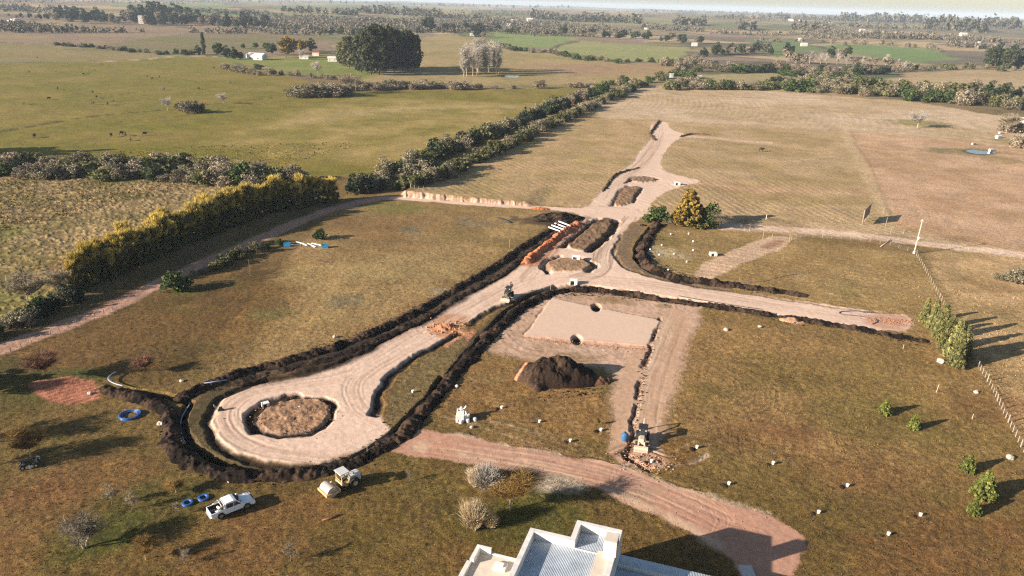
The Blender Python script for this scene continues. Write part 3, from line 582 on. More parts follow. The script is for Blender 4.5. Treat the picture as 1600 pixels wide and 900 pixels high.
class MB:                                               # collects shapes, builds ONE mesh object
    def __init__(s): s.v = []; s.f = []; s.M = Matrix.Identity(4)
    def add(s, vs, fs):
        o = len(s.v); s.v += [tuple(s.M @ Vector(v)) for v in vs]; s.f += [tuple(o+i for i in f) for f in fs]; return s
    def box(s, x0, x1, y0, y1, z0, z1, ch=0.0, tx=0.0, ty=0.0):     # ch: bevelled upright and top edges; tx, ty: top inset
        if ch <= 0:
            vs = [(x0, y0, z0), (x1, y0, z0), (x1, y1, z0), (x0, y1, z0), (x0+tx, y0+ty, z1), (x1-tx, y0+ty, z1), (x1-tx, y1-ty, z1), (x0+tx, y1-ty, z1)]
            return s.add(vs, [(3, 2, 1, 0), (4, 5, 6, 7), (0, 1, 5, 4), (1, 2, 6, 5), (2, 3, 7, 6), (3, 0, 4, 7)])
        def ring(i, z, ix=0, iy=0):
            a, b, c, d = x0+i+ix, x1-i-ix, y0+i+iy, y1-i-iy; k = ch*.999
            return [(a+k, c, z), (b-k, c, z), (b, c+k, z), (b, d-k, z), (b-k, d, z), (a+k, d, z), (a, d-k, z), (a, c+k, z)]
        vs = ring(0, z0)+ring(0, z1-ch, tx, ty)+ring(ch*.7, z1, tx, ty); fs = [tuple(range(7, -1, -1)), tuple(range(16, 24))]
        for r in (0, 8):
            for k in range(8): fs.append((r+k, r+(k+1) % 8, r+8+(k+1) % 8, r+8+k))
        return s.add(vs, fs)
    def cyl(s, a, b, r, r2=None, n=16, cap=True):
        a, b = Vector(a), Vector(b); r2 = r if r2 is None else r2; d = (b-a).normalized()
        u = d.orthogonal().normalized(); w = d.cross(u); vs = []
        for p, q in ((a, r), (b, r2)):
            for k in range(n): t = 2*math.pi*k/n; vs.append(tuple(p+u*math.cos(t)*q+w*math.sin(t)*q))
        fs = [(k, (k+1) % n, n+(k+1) % n, n+k) for k in range(n)]
        if cap: fs += [tuple(range(n-1, -1, -1)), tuple(range(n, 2*n))]
        return s.add(vs, fs)
    def tube(s, P, r, n=6, r2=None):
        P = [Vector(p) for p in P]; r2 = r if r2 is None else r2; vs = []; up = Vector((0, 0, 1))
        for i, p in enumerate(P):
            d = (P[min(i+1, len(P)-1)]-P[max(i-1, 0)]).normalized(); u = d.cross(up)
            u = d.orthogonal().normalized() if u.length < .05 else u.normalized(); w = d.cross(u); q = r+(r2-r)*i/max(1, len(P)-1)
            for k in range(n): t = 2*math.pi*k/n; vs.append(tuple(p+u*math.cos(t)*q+w*math.sin(t)*q))
        fs = []
        for i in range(len(P)-1):
            for k in range(n): fs.append((i*n+k, i*n+(k+1) % n, (i+1)*n+(k+1) % n, (i+1)*n+k))
        fs += [tuple(range(n-1, -1, -1)), tuple(range((len(P)-1)*n, len(P)*n))]
        return s.add(vs, fs)
    def prism(s, poly, y0, y1, axis='y', y0b=None, inset=None):     # polygon in x,z swept along y
        n = len(poly)
        top = poly if inset is None else inset
        vs = [(p[0], y0, p[1]) for p in poly]+[(p[0], y1, p[1]) for p in top]
        return s.add(vs, [tuple(range(n)), tuple(range(2*n-1, n-1, -1))]+[(k, n+k, n+(k+1) % n, (k+1) % n) for k in range(n)])
    def build(s, name, m, parent=None, bevel=0.0, smooth_=False):
        me = bpy.data.meshes.new(name); me.from_pydata(s.v, [], s.f); me.materials.append(m)
        bm = bmesh.new(); bm.from_mesh(me); bmesh.ops.recalc_face_normals(bm, faces=bm.faces)
        if bevel: bmesh.ops.bevel(bm, geom=[e for e in bm.edges if e.is_manifold and e.calc_face_angle(0) > .6], offset=bevel, segments=2, affect='EDGES', profile=.6)
        bm.to_mesh(me); bm.free()
        if smooth_:
            for p in me.polygons: p.use_smooth = True
        o = bpy.data.objects.new(name, me); COL.objects.link(o)
        if parent is not None: o.parent = parent
        return o
def empty(name, loc, rz=0.0, label=None, cat=None, group=None, sc=1.0):
    o = bpy.data.objects.new(name, None); COL.objects.link(o); o.location = loc; o.rotation_euler = (0, 0, rz); o.scale = (sc, sc, sc)
    o.empty_display_size = .3
    return tag(o, label, cat, group)
def kids(o): return [c for c in bpy.data.objects if c.parent is o]
_KC = {}
def dup(o, loc, rz=0.0, sc=1.0, label=None, group=None, cat=None):
    c = o.copy(); COL.objects.link(c); c.location = loc; c.rotation_euler = (0, 0, rz); c.scale = (sc, sc, sc) if np.isscalar(sc) else sc
    if o.name not in _KC: _KC[o.name] = [(k, kids(k)) for k in kids(o)]
    for k, gk in _KC[o.name]:
        q = k.copy(); COL.objects.link(q); q.parent = c
        for g in gk: w = g.copy(); COL.objects.link(w); w.parent = q
    return tag(c, label, cat, group)
def ang(p, q):                                          # heading on the ground from pixel p to pixel q
    a, b = at(*p), at(*q); return math.atan2(b[1]-a[1], b[0]-a[0])

# ------------------------------------------------------------------ pond water
WM = mat('pond_water', (.03, .045, .06), rough=.06, var=.1, spec=.5)
for zid, me in pond_c.items():
    me.materials.append(WM if zid != 8 else mat('milky_water', A_(214, 206, 190), rough=.25)); o = bpy.data.objects.new('pond_water', me); COL.objects.link(o); o['kind'] = 'structure'

# ------------------------------------------------------------------ spoil ridges and heaps
SOIL = mat('earth', (0, 0, 0), rough=1.0, var=.4, sc=4.0, bump=.10, spec=.1, albedo=True, obj=False)
def ridge(pts, w, h, col, col2, name, label, cat, seed=0, ds=.16, nc=22, px=True, lump=1.0, thin=.25):
    P = smooth(WP(pts) if px else np.array(pts), 3); L = np.concatenate([[0], np.cumsum(np.linalg.norm(np.diff(P, axis=0), axis=1))])
    n = int(L[-1]/ds); s_ = np.linspace(0, L[-1], n); cx = np.interp(s_, L, P[:, 0]); cy = np.interp(s_, L, P[:, 1])
    tx = np.gradient(cx); ty = np.gradient(cy); tl = np.hypot(tx, ty)+1e-9; nx, ny = -ty/tl, tx/tl
    S, T = np.meshgrid(s_, np.linspace(-1, 1, nc), indexing='ij')
    tap = np.minimum(sst(-.2, 1.6, s_), sst(-.2, 1.6, L[-1]-s_))[:, None]
    ww = w/2*(1+.42*vn(S/2.6, np.sign(T)*9.1, 300+seed)+.2*vn(S/.7, np.sign(T)*5.3, 301+seed))*(0.4+.6*tap)
    xx = cx[:, None]+nx[:, None]*T*ww; yy = cy[:, None]+ny[:, None]*T*ww
    pr = np.clip(1-np.abs(T)**1.5, 0, 1)
    hh = h*pr*(1+.5*vn(S/1.7, T*0+3.3, 302+seed)*lump+.3*vn(S/6, T*0+1.3, 309+seed))*(.15+.85*tap)
    hh = hh+lump*np.sqrt(pr)*(.22*vn(xx/.75, yy/.75, 303+seed)+.19*vn(xx/.36, yy/.36, 304+seed)+.05*vn(xx/.18, yy/.18, 305+seed))*min(1, h*1.6)
    zz = hm(xx, yy)+np.where(np.abs(T) > .97, -.25, hh-.03)
    V = np.stack([xx, yy, zz], -1).reshape(-1, 3)
    q = sst(-.3, .6, vn(xx/1.9, yy/1.9, 306+seed)+.6*vn(xx/.3, yy/.3, 307+seed))[..., None]
    c = np.array(col)*(1-q)+np.array(col2)*q; c = c.reshape(-1, 3)
    i = (np.arange(n-1)[:, None]*nc+np.arange(nc-1)[None, :]).ravel(); Qd = np.stack([i, i+1, i+1+nc, i+nc], -1)
    if True: Qd = Qd[:, ::-1]
    me = quick_mesh(name, V, Qd, SOIL, c, smooth_=False); o = bpy.data.objects.new(name, me); COL.objects.link(o)
    # clods fallen beside it belong to the ridge's own crumbly surface
    return tag(o, label, cat)
def heap(px, py, rx, ry, h, rot, col, col2, name, label, cat, seed=0, res=.13, peak=.8, lump=1.0, world=None):
    x0, y0, _ = at(px, py) if world is None else world
    nu, nv_ = int(2.4*rx/res), int(2.4*ry/res)
    U, Vv = np.meshgrid(np.linspace(-1.2, 1.2, nu), np.linspace(-1.2, 1.2, nv_), indexing='ij')
    c, s = math.cos(rot), math.sin(rot); xx = x0+c*U*rx-s*Vv*ry; yy = y0+s*U*rx+c*Vv*ry
    q = np.hypot(U, Vv)*(1+.2*vn(U*1.7+seed, Vv*1.7, 400+seed)+.1*vn(U*4+seed, Vv*4, 401+seed))
    pr = np.clip(1-q, 0, 1)**peak; l_ = sst(0, .25, 1-q)
    zz = h*pr+lump*l_*(.28*vn(xx/1.1, yy/1.1, 402+seed)+.16*vn(xx/.5, yy/.5, 403+seed)+.09*vn(xx/.24, yy/.24, 404+seed))*min(1, h)
    zz = hm(xx, yy)+np.where(q > 1.02, -.4, zz-.04)
    k = sst(-.3, .6, vn(xx/2.1, yy/2.1, 405+seed)+.5*vn(xx/.3, yy/.3, 406+seed))[..., None]
    cc = (np.array(col)*(1-k)+np.array(col2)*k)
    n = nu; i = (np.arange(nu-1)[:, None]*nv_+np.arange(nv_-1)[None, :]).ravel(); Qd = np.stack([i, i+nv_, i+nv_+1, i+1], -1)
    me = quick_mesh(name, np.stack([xx, yy, zz], -1).reshape(-1, 3), Qd, SOIL, cc.reshape(-1, 3), smooth_=False)
    o = bpy.data.objects.new(name, me); COL.objects.link(o); return tag(o, label, cat), me, cc
BK, BK2 = A_(32, 25, 21), A_(84, 66, 53)
BKR = A_(66, 50, 40)
ridge([(884, 352), (850, 377), (815, 402), (790, 423), (745, 447), (704, 471), (662, 494), (618, 516), (564, 542), (528, 556), (455, 575), (398, 588), (350, 603)], 2.4, .28, A_(48, 38, 31), A_(94, 76, 58),
      'soil_ridge', 'low brown soil ridge between the long dark ridge and the main dirt road', 'soil ridge', 21)
ridge([(895, 343), (861, 360), (832, 377), (806, 393), (778, 415), (737, 438), (700, 459), (661, 483), (616, 505), (564, 528), (530, 541), (460, 562), (400, 577), (350, 593), (322, 602), (296, 616), (274, 628)], 2.7, .7, BK, BK2,
      'soil_ridge', 'long dark soil ridge between the left lawn and the main dirt road', 'soil ridge', 1)
ridge([(158, 608), (207, 620), (250, 630), (268, 652), (262, 680), (276, 708), (310, 731), (362, 745), (413, 747), (482, 740), (548, 727), (599, 703), (630, 677), (655, 652), (680, 622), (704, 592), (730, 566), (752, 538), (792, 499), (826, 472), (868, 455), (926, 452), (995, 463), (1070, 473), (1146, 484), (1212, 494)], 2.8, .72, BK, BK2,
      'soil_ridge', 'dark soil ridge curving round the big roundabout and up past the building pad', 'soil ridge', 2)
ridge([(1222, 494), (1267, 503), (1336, 514), (1404, 527), (1452, 535)], 2.3, .65, BK, BK2, 'soil_ridge', 'dark soil ridge beside the right road arm, ending by the conifers', 'soil ridge', 3)
ridge([(1030, 350), (1009, 378), (1002, 403), (1020, 425), (1066, 438), (1129, 445), (1198, 453), (1262, 464)], 3.0, .85, BK, BK2, 'soil_ridge', 'brown soil ridge bending from the green bushes along the right road arm', 'soil ridge', 4)
heap(874, 341, 8.5, 6.0, 1.3, .05, BK, BK2, 'soil_heap', 'low dark soil heap beside the road crossing above the white pipes', 'soil heap', 5)
ridge([(818, 413), (842, 394), (866, 374), (888, 357), (906, 348)], 3.0, .85, A_(196, 112, 74), A_(214, 138, 98), 'clay_ridge', 'orange clay windrow laid along the road above the small roundabout', 'clay ridge', 6)
heap(697, 512, 2.6, 1.7, .7, .5, A_(204, 140, 102), A_(218, 168, 130), 'clay_heap', 'broken orange clay lumps in a heap on the road bend', 'clay heap', 7, res=.1, lump=1.5)
heap(845, 327, 3.4, 1.3, .6, .0, A_(196, 112, 76), A_(206, 126, 88), 'clay_heap', 'small orange clay heap at the end of the cut bank', 'clay heap', 8)
heap(1240, 500, 3.0, 1.5, .5, -.1, A_(200, 152, 118), A_(216, 176, 140), 'clay_heap', 'pale clay heap breaking the ridge along the right road arm', 'clay heap', 9)
heap(1262, 501, 2.0, 1.2, .5, -.1, BK, BK2, 'soil_heap', 'little dark soil pile right of the pale clay heap', 'soil heap', 19)
mh, mme, mcc = heap(872, 589, 7.3, 4.6, 4.0, .05, A_(52, 40, 32), A_(88, 70, 56), 'soil_heap', 'tall heap of dark dug soil with a clay streak behind the building pad', 'soil heap', 10, res=.12, peak=.75, lump=1.35)
# clay streak down the left shoulder of the big heap: the soil there is another colour
_n = len(mme.vertices); _co = np.zeros(_n*3, dtype=np.float32); mme.vertices.foreach_get('co', _co); _co = _co.reshape(-1, 3)
_p, _q = np.array(at(817, 583)[:2]), np.array(at(836, 566)[:2]); _d = np.abs((_co[:, 0]-_p[0])*(_q-_p)[1]-(_co[:, 1]-_p[1])*(_q-_p)[0])/np.linalg.norm(_q-_p)
_t = ((_co[:, :2]-_p) @ (_q-_p))/np.dot(_q-_p, _q-_p)
_k = ((1-sst(.3, .6, _d+.25*vn(_co[:, 0]*2, _co[:, 1]*2, 7)))*(_t < 1.25))[:, None]; _c = mcc.reshape(-1, 3)*(1-_k)+np.array(A_(206, 146, 114))*_k
mme.attributes['albedo'].data.foreach_set('color', np.concatenate([_c, np.ones((_n, 1))], 1).astype(np.float32).ravel())
heap(938, 597, 1.9, 1.3, 1.1, .2, A_(112, 80, 62), A_(140, 104, 82), 'soil_heap', 'reddish soil heap on the right foot of the tallest heap', 'soil heap', 11, res=.1)
heap(835, 598, 1.2, 1.0, .5, .2, BK, BK2, 'soil_heap', 'low crumbly soil pile at the left foot of the tallest heap', 'soil heap', 12, res=.1)
heap(1005, 352, 1.2, 1.0, .5, .2, BK, BK2, 'soil_heap', 'small soil pile at the road mouth left of the green shrubs', 'soil heap', 13, res=.14)
ridge([(975, 287), (985, 281)], 1.5, .4, A_(120, 96, 76), BK2, 'soil_ridge', 'short brown soil ridge left of the upper oval island', 'soil ridge', 14)
ridge([(942, 300), (950, 286), (962, 272), (984, 266), (1000, 262)], 1.6, .5, A_(92, 76, 54), A_(120, 100, 70), 'soil_ridge', 'brown soil ridge along the left edge of the upper road', 'soil ridge', 15, ds=.3)
ridge([(1030, 189), (1022, 200), (1014, 210), (1024, 220)], 1.8, .6, A_(96, 78, 58), A_(120, 100, 70), 'soil_ridge', 'brown brushy soil ridge at the far left end of the upper road', 'soil ridge', 16, ds=.3)
ridge([(1062, 214), (1082, 209), (1110, 211)], 1.5, .5, A_(110, 86, 64), A_(140, 110, 84), 'soil_ridge', 'thin soil ridge along the upper side branch of dirt', 'soil ridge', 17, ds=.3)

# clods strewn over the worked ground: nobody could count them
def strew():
    r = np.random.RandomState(3); vs = []; cs = []; fs = []
    base = np.array([(1, 0, 0), (-1, 0, 0), (0, 1, 0), (0, -1, 0), (0, 0, 1), (0, 0, -1)], float); F8 = [(4, 0, 2), (4, 2, 1), (4, 1, 3), (4, 3, 0), (5, 2, 0), (5, 1, 2), (5, 3, 1), (5, 0, 3)]
    def put(x, y, s, c):
        z = hm(x, y); k = len(vs)*6
        vs.append(base*s*(.6+.8*r.rand(6, 1))*np.array([1, 1, .7])+np.array([x, y, z+.2*s])); cs.append(np.repeat(np.array(c)[None], 6, 0)*(.8+.4*r.rand())); fs.append(np.array(F8)+k)
    def along(pts, n, w, smin, smax, c):
        P = smooth(WP(pts), 3); L = np.concatenate([[0], np.cumsum(np.linalg.norm(np.diff(P, axis=0), axis=1))])
        for _ in range(n):
            s = r.rand()*L[-1]; put(np.interp(s, L, P[:, 0])+r.randn()*w, np.interp(s, L, P[:, 1])+r.randn()*w, smin+(smax-smin)*r.rand()**2, c)
    along([(155, 609), (258, 626), (262, 680), (310, 735), (413, 750), (548, 727), (655, 652), (730, 566), (792, 500), (868, 455), (995, 464), (1212, 494), (1452, 536)], 2600, 1.0, .05, .2, BK)
    along([(895, 343), (778, 415), (616, 505), (460, 562), (296, 618)], 1500, 1.0, .05, .2, BK)
    along([(1034, 350), (1008, 402), (1070, 437), (1262, 466)], 700, 1.1, .06, .2, BK)
    along([(818, 413), (906, 347)], 500, 1.5, .06, .22, A_(200, 126, 90)); along([(680, 515), (712, 508)], 240, 1.5, .07, .3, A_(206, 146, 108))
    along([(410, 650), (510, 650)], 500, 1.8, .05, .18, A_(160, 124, 94)); along([(440, 632), (480, 665)], 300, 1.8, .05, .16, A_(120, 92, 70))
    along([(1030, 500), (1012, 545), (1002, 600), (985, 700)], 300, .4, .05, .2, A_(120, 80, 60)); along([(830, 600), (870, 612), (930, 606)], 300, 1.4, .06, .22, BK)
    along([(980, 715), (1040, 725)], 200, 1.6, .05, .2, A_(200, 150, 120)); along([(660, 700), (1000, 775), (1200, 830)], 300, 2.5, .04, .1, A_(190, 150, 120))
    along([(819, 530), (1011, 547)], 240, .5, .04, .14, A_(200, 150, 118)); along([(1352, 498), (1424, 504)], 200, .8, .05, .2, A_(196, 140, 110))
    V = np.concatenate(vs); me = quick_mesh('soil_clods', V, np.concatenate(fs), SOIL, np.concatenate(cs), smooth_=False)
    o = bpy.data.objects.new('soil_clods', me); COL.objects.link(o); tag(o, 'loose earth clods strewn along the ridges and trenches', 'clods', kind='stuff')
strew()
# ------------------------------------------------------------------ foliage
def leaves(cen, rad, n, size, rs, asp=1.0, droop=0.0, tone=None, up=0.0, shell=.55):
    """n leaf quads in each clump (centre, radius); returns verts, quads, tone per vertex"""
    K = len(cen); d = rs.randn(K, n, 3); d /= np.linalg.norm(d, axis=2, keepdims=True)
    r = shell+(1-shell)*rs.rand(K, n, 1)
    p = cen[:, None, :]+d*r*rad[:, None, None]*np.array([1, 1, .85])
    nrm = d+.9*rs.randn(K, n, 3); nrm[..., 2] += up; nrm /= np.linalg.norm(nrm, axis=2, keepdims=True)
    a = np.cross(nrm, rs.randn(K, n, 3)); a /= np.linalg.norm(a, axis=2, keepdims=True)+1e-9; b = np.cross(nrm, a)
    if droop: a = a*(1-droop)+np.array([0, 0, -1.])*droop
    s = size*(.6+.8*rs.rand(K, n, 1)); a = a*s*asp; b = b*s
    V = np.stack([p-a-b*.6, p+a*.9-b*.7, p+a*1.1+b*.8, p-a*.7+b], 2).reshape(-1, 3)
    Qd = np.arange(K*n*4).reshape(-1, 4); t = rs.rand(K) if tone is None else tone
    t = np.clip(t[:, None]+.25*rs.randn(K, n), 0, 1); T = np.repeat(t.ravel(), 4)
    return V, Qd, T
def foliage(name, parts, m, parent=None):
    V = np.concatenate([p[0] for p in parts]); o = 0; Qs = []
    for p in parts: Qs.append(p[1]+o); o += len(p[0])
    T = np.concatenate([p[2] for p in parts]); me = quick_mesh(name, V, np.concatenate(Qs), m, smooth_=False)
    a = me.attributes.new('tone', 'FLOAT', 'POINT'); a.data.foreach_set('value', T.astype(np.float32))
    ob = bpy.data.objects.new(name, me); COL.objects.link(ob)
    if parent is not None: ob.parent = parent
    return ob
BARK = mat('bark', A_(120, 100, 80), rough=.9, var=.25, sc=6); PALEBARK = mat('pale_bark', A_(196, 178, 150), rough=.85, var=.25, sc=4); DKBARK = mat('dark_bark', A_(78, 64, 52), rough=.9, var=.2)
LM = dict(green=leafmat('green_leaves', (.030, .050, .014), (.085, .115, .030)), dark=leafmat('dark_leaves', (.018, .030, .014), (.050, .066, .026)), olive=leafmat('olive_leaves', (.070, .075, .028), (.150, .145, .060)),
          grey=leafmat('grey_brown_twigs', (.085, .074, .044), (.29, .25, .16), .15), mauve=leafmat('mauve_twigs', (.095, .078, .052), (.32, .26, .18), .15), pale=leafmat('pale_twigs', (.28, .25, .21), (.46, .42, .36), .1),
          gold=leafmat('golden_needles', (.14, .10, .022), (.30, .20, .045)), yellow=leafmat('yellow_green_leaves', (.048, .050, .012), (.60, .45, .11), .12), lime=leafmat('lime_needles', (.085, .10, .020), (.22, .235, .055)),
          euc=leafmat('eucalyptus_leaves', (.028, .040, .018), (.085, .090, .038)), straw=leafmat('straw_blades', (.34, .25, .14), (.70, .56, .36), .1), orange=leafmat('orange_twigs', (.20, .12, .035), (.34, .21, .07), .3),
          red=leafmat('red_brown_twigs', (.15, .07, .04), (.26, .13, .08), .15), conif=leafmat('grey_green_needles', (.075, .078, .026), (.25, .235, .085)))
def dome(rs, n, w, h, z0=0.0, flat=.0, inner=.35):      # clump centres through a dome-shaped crown
    u = rs.randn(n, 3); u /= np.linalg.norm(u, axis=1, keepdims=True); u[:, 2] = np.abs(u[:, 2]) if flat == 0 else u[:, 2]
    r = (inner+(1-inner)*rs.rand(n, 1)**.5)
    lob = 1+.18*np.sin(3*np.arctan2(u[:, 1], u[:, 0])+rs.rand()*6)[:, None]+.10*rs.randn(n, 1)
    p = u*r*lob*np.array([w/2, w/2, h if flat == 0 else h/2])
    p[:, 2] += z0 if flat == 0 else z0+h/2
    return p
def limbs(mb, rs, h, r, n, spread, h0=.25, bend=.2):
    mb.tube([(0, 0, -.2), (rs.randn()*.02*h, rs.randn()*.02*h, h*.4), (rs.randn()*.04*h, rs.randn()*.04*h, h*.92)], r, 6, r*.25)
    for k in range(n):
        a = rs.rand()*6.28; z = h*(h0+(.85-h0)*rs.rand()); l = spread*(1.1-z/h*.6)*(.6+.5*rs.rand())
        c, s = math.cos(a), math.sin(a)
        mb.tube([(0, 0, z*.85), (c*l*.5, s*l*.5, z+l*.25), (c*l, s*l, z+l*.7)], r*.4, 4, r*.1)
PRO = {}
def bush(kind, m, seed, w=1.0, h=.75, nc=34, nl=34, size=.036, cr=.16, trunk=False):  # unit-width bush
    rs = np.random.RandomState(seed); r0 = empty('bush', (0, 0, -500))
    cen = dome(rs, nc, w*.8, h*.78, .10); foliage('crown', [leaves(cen, cr*(.7+.6*rs.rand(nc)), nl, size, rs)], m, r0)
    mb = MB()
    for k in range(5):
        a = rs.rand()*6.28; l = .3*rs.rand()+.1; mb.tube([(math.cos(a)*.03, math.sin(a)*.03, -.1), (math.cos(a)*l, math.sin(a)*l, h*.6)], .018, 4, .006)
    mb.build('stem', DKBARK, r0); PRO.setdefault(kind, []).append(r0); return r0
for s in range(3):
    bush('green', LM['green'], 10+s); bush('dark', LM['dark'], 20+s); bush('olive', LM['olive'], 30+s, h=.65); bush('grey', LM['grey'], 40+s, h=.7, nl=76, size=.019); bush('mauve', LM['mauve'], 50+s, h=.65, nl=76, size=.019)
def tree_round(kind, m, seed, h=1.0, w=.8, z0=.22, nc=40, nl=34, size=.035, cr=.12, bark=None, tr=.022):     # unit-height tree
    rs = np.random.RandomState(seed); r0 = empty('tree', (0, 0, -500)); cen = dome(rs, nc, w*.8, (h-z0)*.9, z0, flat=1)
    foliage('crown', [leaves(cen, cr*(.7+.6*rs.rand(nc)), nl, size, rs)], m, r0)
    mb = MB(); limbs(mb, rs, h*.85, tr, 7, w*.4); mb.build('trunk', bark or BARK, r0); PRO.setdefault(kind, []).append(r0); return r0
for s in range(3):
    tree_round('t_dark', LM['dark'], 60+s, w=.75, z0=.12); tree_round('t_green', LM['green'], 65+s, w=.8); tree_round('t_mauve', LM['mauve'], 70+s, w=.7, size=.025, bark=PALEBARK); tree_round('t_gold', LM['gold'], 75+s, w=.75)
def tree_euc(seed, gold=False):
    rs = np.random.RandomState(seed); r0 = empty('eucalyptus_tree', (0, 0, -500)); cs = []
    n = 74; z = .13+.83*rs.rand(n)**.9; rad = .20*np.sin(np.pi*np.clip((z-.03)/1.03, 0, 1))**.6; a = rs.rand(n)*6.28; q = .35+.65*rs.rand(n)**.5
    cen = np.stack([np.cos(a)*rad*q, np.sin(a)*rad*q, z], 1)
    foliage('crown', [leaves(cen, .065*(.7+.6*rs.rand(n)), 60, .014, rs, asp=1.6, droop=.3)], LM['olive'] if gold else LM['euc'], r0)
    mb = MB(); limbs(mb, rs, .95, .014, 9, .16, .35); mb.build('trunk', BARK, r0); PRO.setdefault('euc_gold' if gold else 'euc', []).append(r0)
for s in range(3): tree_euc(80+s)
tree_euc(90, True)
def twigs(rs, n, base, length, wid, spread, up=.6, k=1.0):    # thin blades leaving points `base`
    b = base[rs.randint(len(base), size=n)]; d = rs.randn(n, 3)*spread; d[:, 2] = np.abs(d[:, 2])*.6+up; d /= np.linalg.norm(d, axis=1, keepdims=True)
    l = length*(.5+.8*rs.rand(n, 1)); s = np.cross(d, rs.randn(n, 3)); s /= np.linalg.norm(s, axis=1, keepdims=True); s = s*wid/2
    mid = b+d*l*.55+rs.randn(n, 3)*length*.06; e = b+d*l+np.array([0, 0, -.12])*l*k
    V = np.stack([b-s, b+s, mid+s*.8, mid-s*.8, mid-s*.8, mid+s*.8, e+s*.3, e-s*.3], 1).reshape(-1, 3)
    q = np.arange(n)[:, None]*8; Qd = np.concatenate([q+np.array([[0, 1, 2, 3]]), q+np.array([[4, 5, 6, 7]])]); T = np.repeat(rs.rand(n), 8)
    return V, Qd, T
def bare(kind, m, seed, h=1.0, w=.8, nb=14, nt=900, tl=.2, tw=.006, bark=None, z0=.3, up=.6, tr=.02, fork=False):
    rs = np.random.RandomState(seed); r0 = empty('bare_tree', (0, 0, -500)); mb = MB(); tips = []
    if fork:
        for a in (0.4, 3.3, 5.1): mb.tube([(0, 0, -.1), (math.cos(a)*.05, math.sin(a)*.05, h*.2), (math.cos(a)*.18, math.sin(a)*.16, h*.55)], tr, 6, tr*.4)
    else: mb.tube([(0, 0, -.1), (rs.randn()*.02, rs.randn()*.02, h*.45), (rs.randn()*.03, rs.randn()*.03, h*.9)], tr, 6, tr*.25)
    for k in range(nb):
        a = rs.rand()*6.28; z = h*(z0+(.75-z0)*rs.rand()); l = w/2*(.55+.5*rs.rand())*(1.15-.5*z/h); c, s = math.cos(a), math.sin(a); dz = l*up
        P = [(0, 0, z*.9), (c*l*.5, s*l*.5, z+dz*.4), (c*l*.95, s*l*.95, min(h, z+dz))]; mb.tube(P, tr*.35, 4, tr*.1)
        for t in (.3, .55, .8, 1): tips.append([c*l*t*.95, s*l*t*.95, z*.9+(min(h, z+dz)-z*.9)*t])
    for t in (.5, .7, .9): tips.append([0, 0, h*t])
    mb.build('trunk', bark or PALEBARK, r0); foliage('crown', [twigs(rs, nt, np.array(tips), tl, tw, 1.0, .5)], m, r0)
    PRO.setdefault(kind, []).append(r0); return r0
for s in range(2):
    bare('poplar', LM['pale'], 100+s, w=.24, nb=26, nt=800, tl=.12, tw=.005, z0=.2, up=2.2, tr=.012); bare('b_grey', LM['mauve'], 104+s, w=1.0, nb=16, nt=1500, tl=.22, tw=.009); bare('b_pale', LM['pale'], 107+s, w=.9, nb=16, nt=1100, tl=.22, tw=.009)
bare('b_red', LM['red'], 110, w=1.0, nb=14, nt=2600, tl=.25, tw=.008, bark=DKBARK); bare('b_orange', LM['orange'], 111, w=.8, nb=16, nt=2600, tl=.24, tw=.008, bark=PALEBARK); bare('b_thin', LM['mauve'], 112, w=.6, nb=9, nt=420, tl=.2, tw=.010, tr=.028)
bare('b_fork', LM['mauve'], 113, w=.9, nb=14, nt=1700, tl=.25, tw=.009, fork=True, tr=.026)
def conifer(kind, m, seed, w=.55, nl=26, nw=15, size=.030):
    rs = np.random.RandomState(seed); r0 = empty('conifer', (0, 0, -500)); cen = []; rad = []
    for k in range(nw):
        z = .06+.9*k/nw; R_ = w/2*(1-z)**.95+.015; nb = max(3, int(13*R_/w*2)); a0 = rs.rand()*6
        for j in range(nb):
            a = a0+6.28*j/nb+.2*rs.randn(); q = .85+.35*rs.rand()
            for t in (.4, .72, 1.0): cen.append([math.cos(a)*R_*t*q, math.sin(a)*R_*t*q, z+.10*t*R_/w+.01*rs.randn()]); rad.append(.055*(1.2-t*.45))
    cen = np.array(cen); foliage('crown', [leaves(cen, np.array(rad), nl, size, rs, asp=1.5)], m, r0)
    MB().tube([(0, 0, -.1), (0, 0, .9)], .022, 6, .004).build('trunk', BARK, r0); PRO.setdefault(kind, []).append(r0); return r0
conifer('c_gold', LM['gold'], 120, w=.95, nl=22, size=.022); conifer('c_lime', LM['lime'], 121, w=.75, nl=14, size=.028); conifer('c_lime', LM['lime'], 122, w=.6, nl=14, size=.03); conifer('c_pine', LM['conif'], 123, w=.46, nl=30, size=.017, nw=18); conifer('c_pine', LM['conif'], 124, w=.40, nl=30, size=.017, nw=18)
def cypress():
    rs = np.random.RandomState(130); r0 = empty('cypress_tree', (0, 0, -500)); n = 30; z = np.linspace(.06, .97, n); R_ = .06*np.sin(np.pi*np.clip(z*.9+.08, 0, 1))**.6
    a = rs.rand(n)*6.28; foliage('crown', [leaves(np.stack([np.cos(a)*R_*.5, np.sin(a)*R_*.5, z], 1), R_+.02, 50, .012, rs)], LM['dark'], r0); MB().tube([(0, 0, -.1), (0, 0, .5)], .01, 5).build('trunk', BARK, r0); PRO['cypress'] = [r0]
cypress()
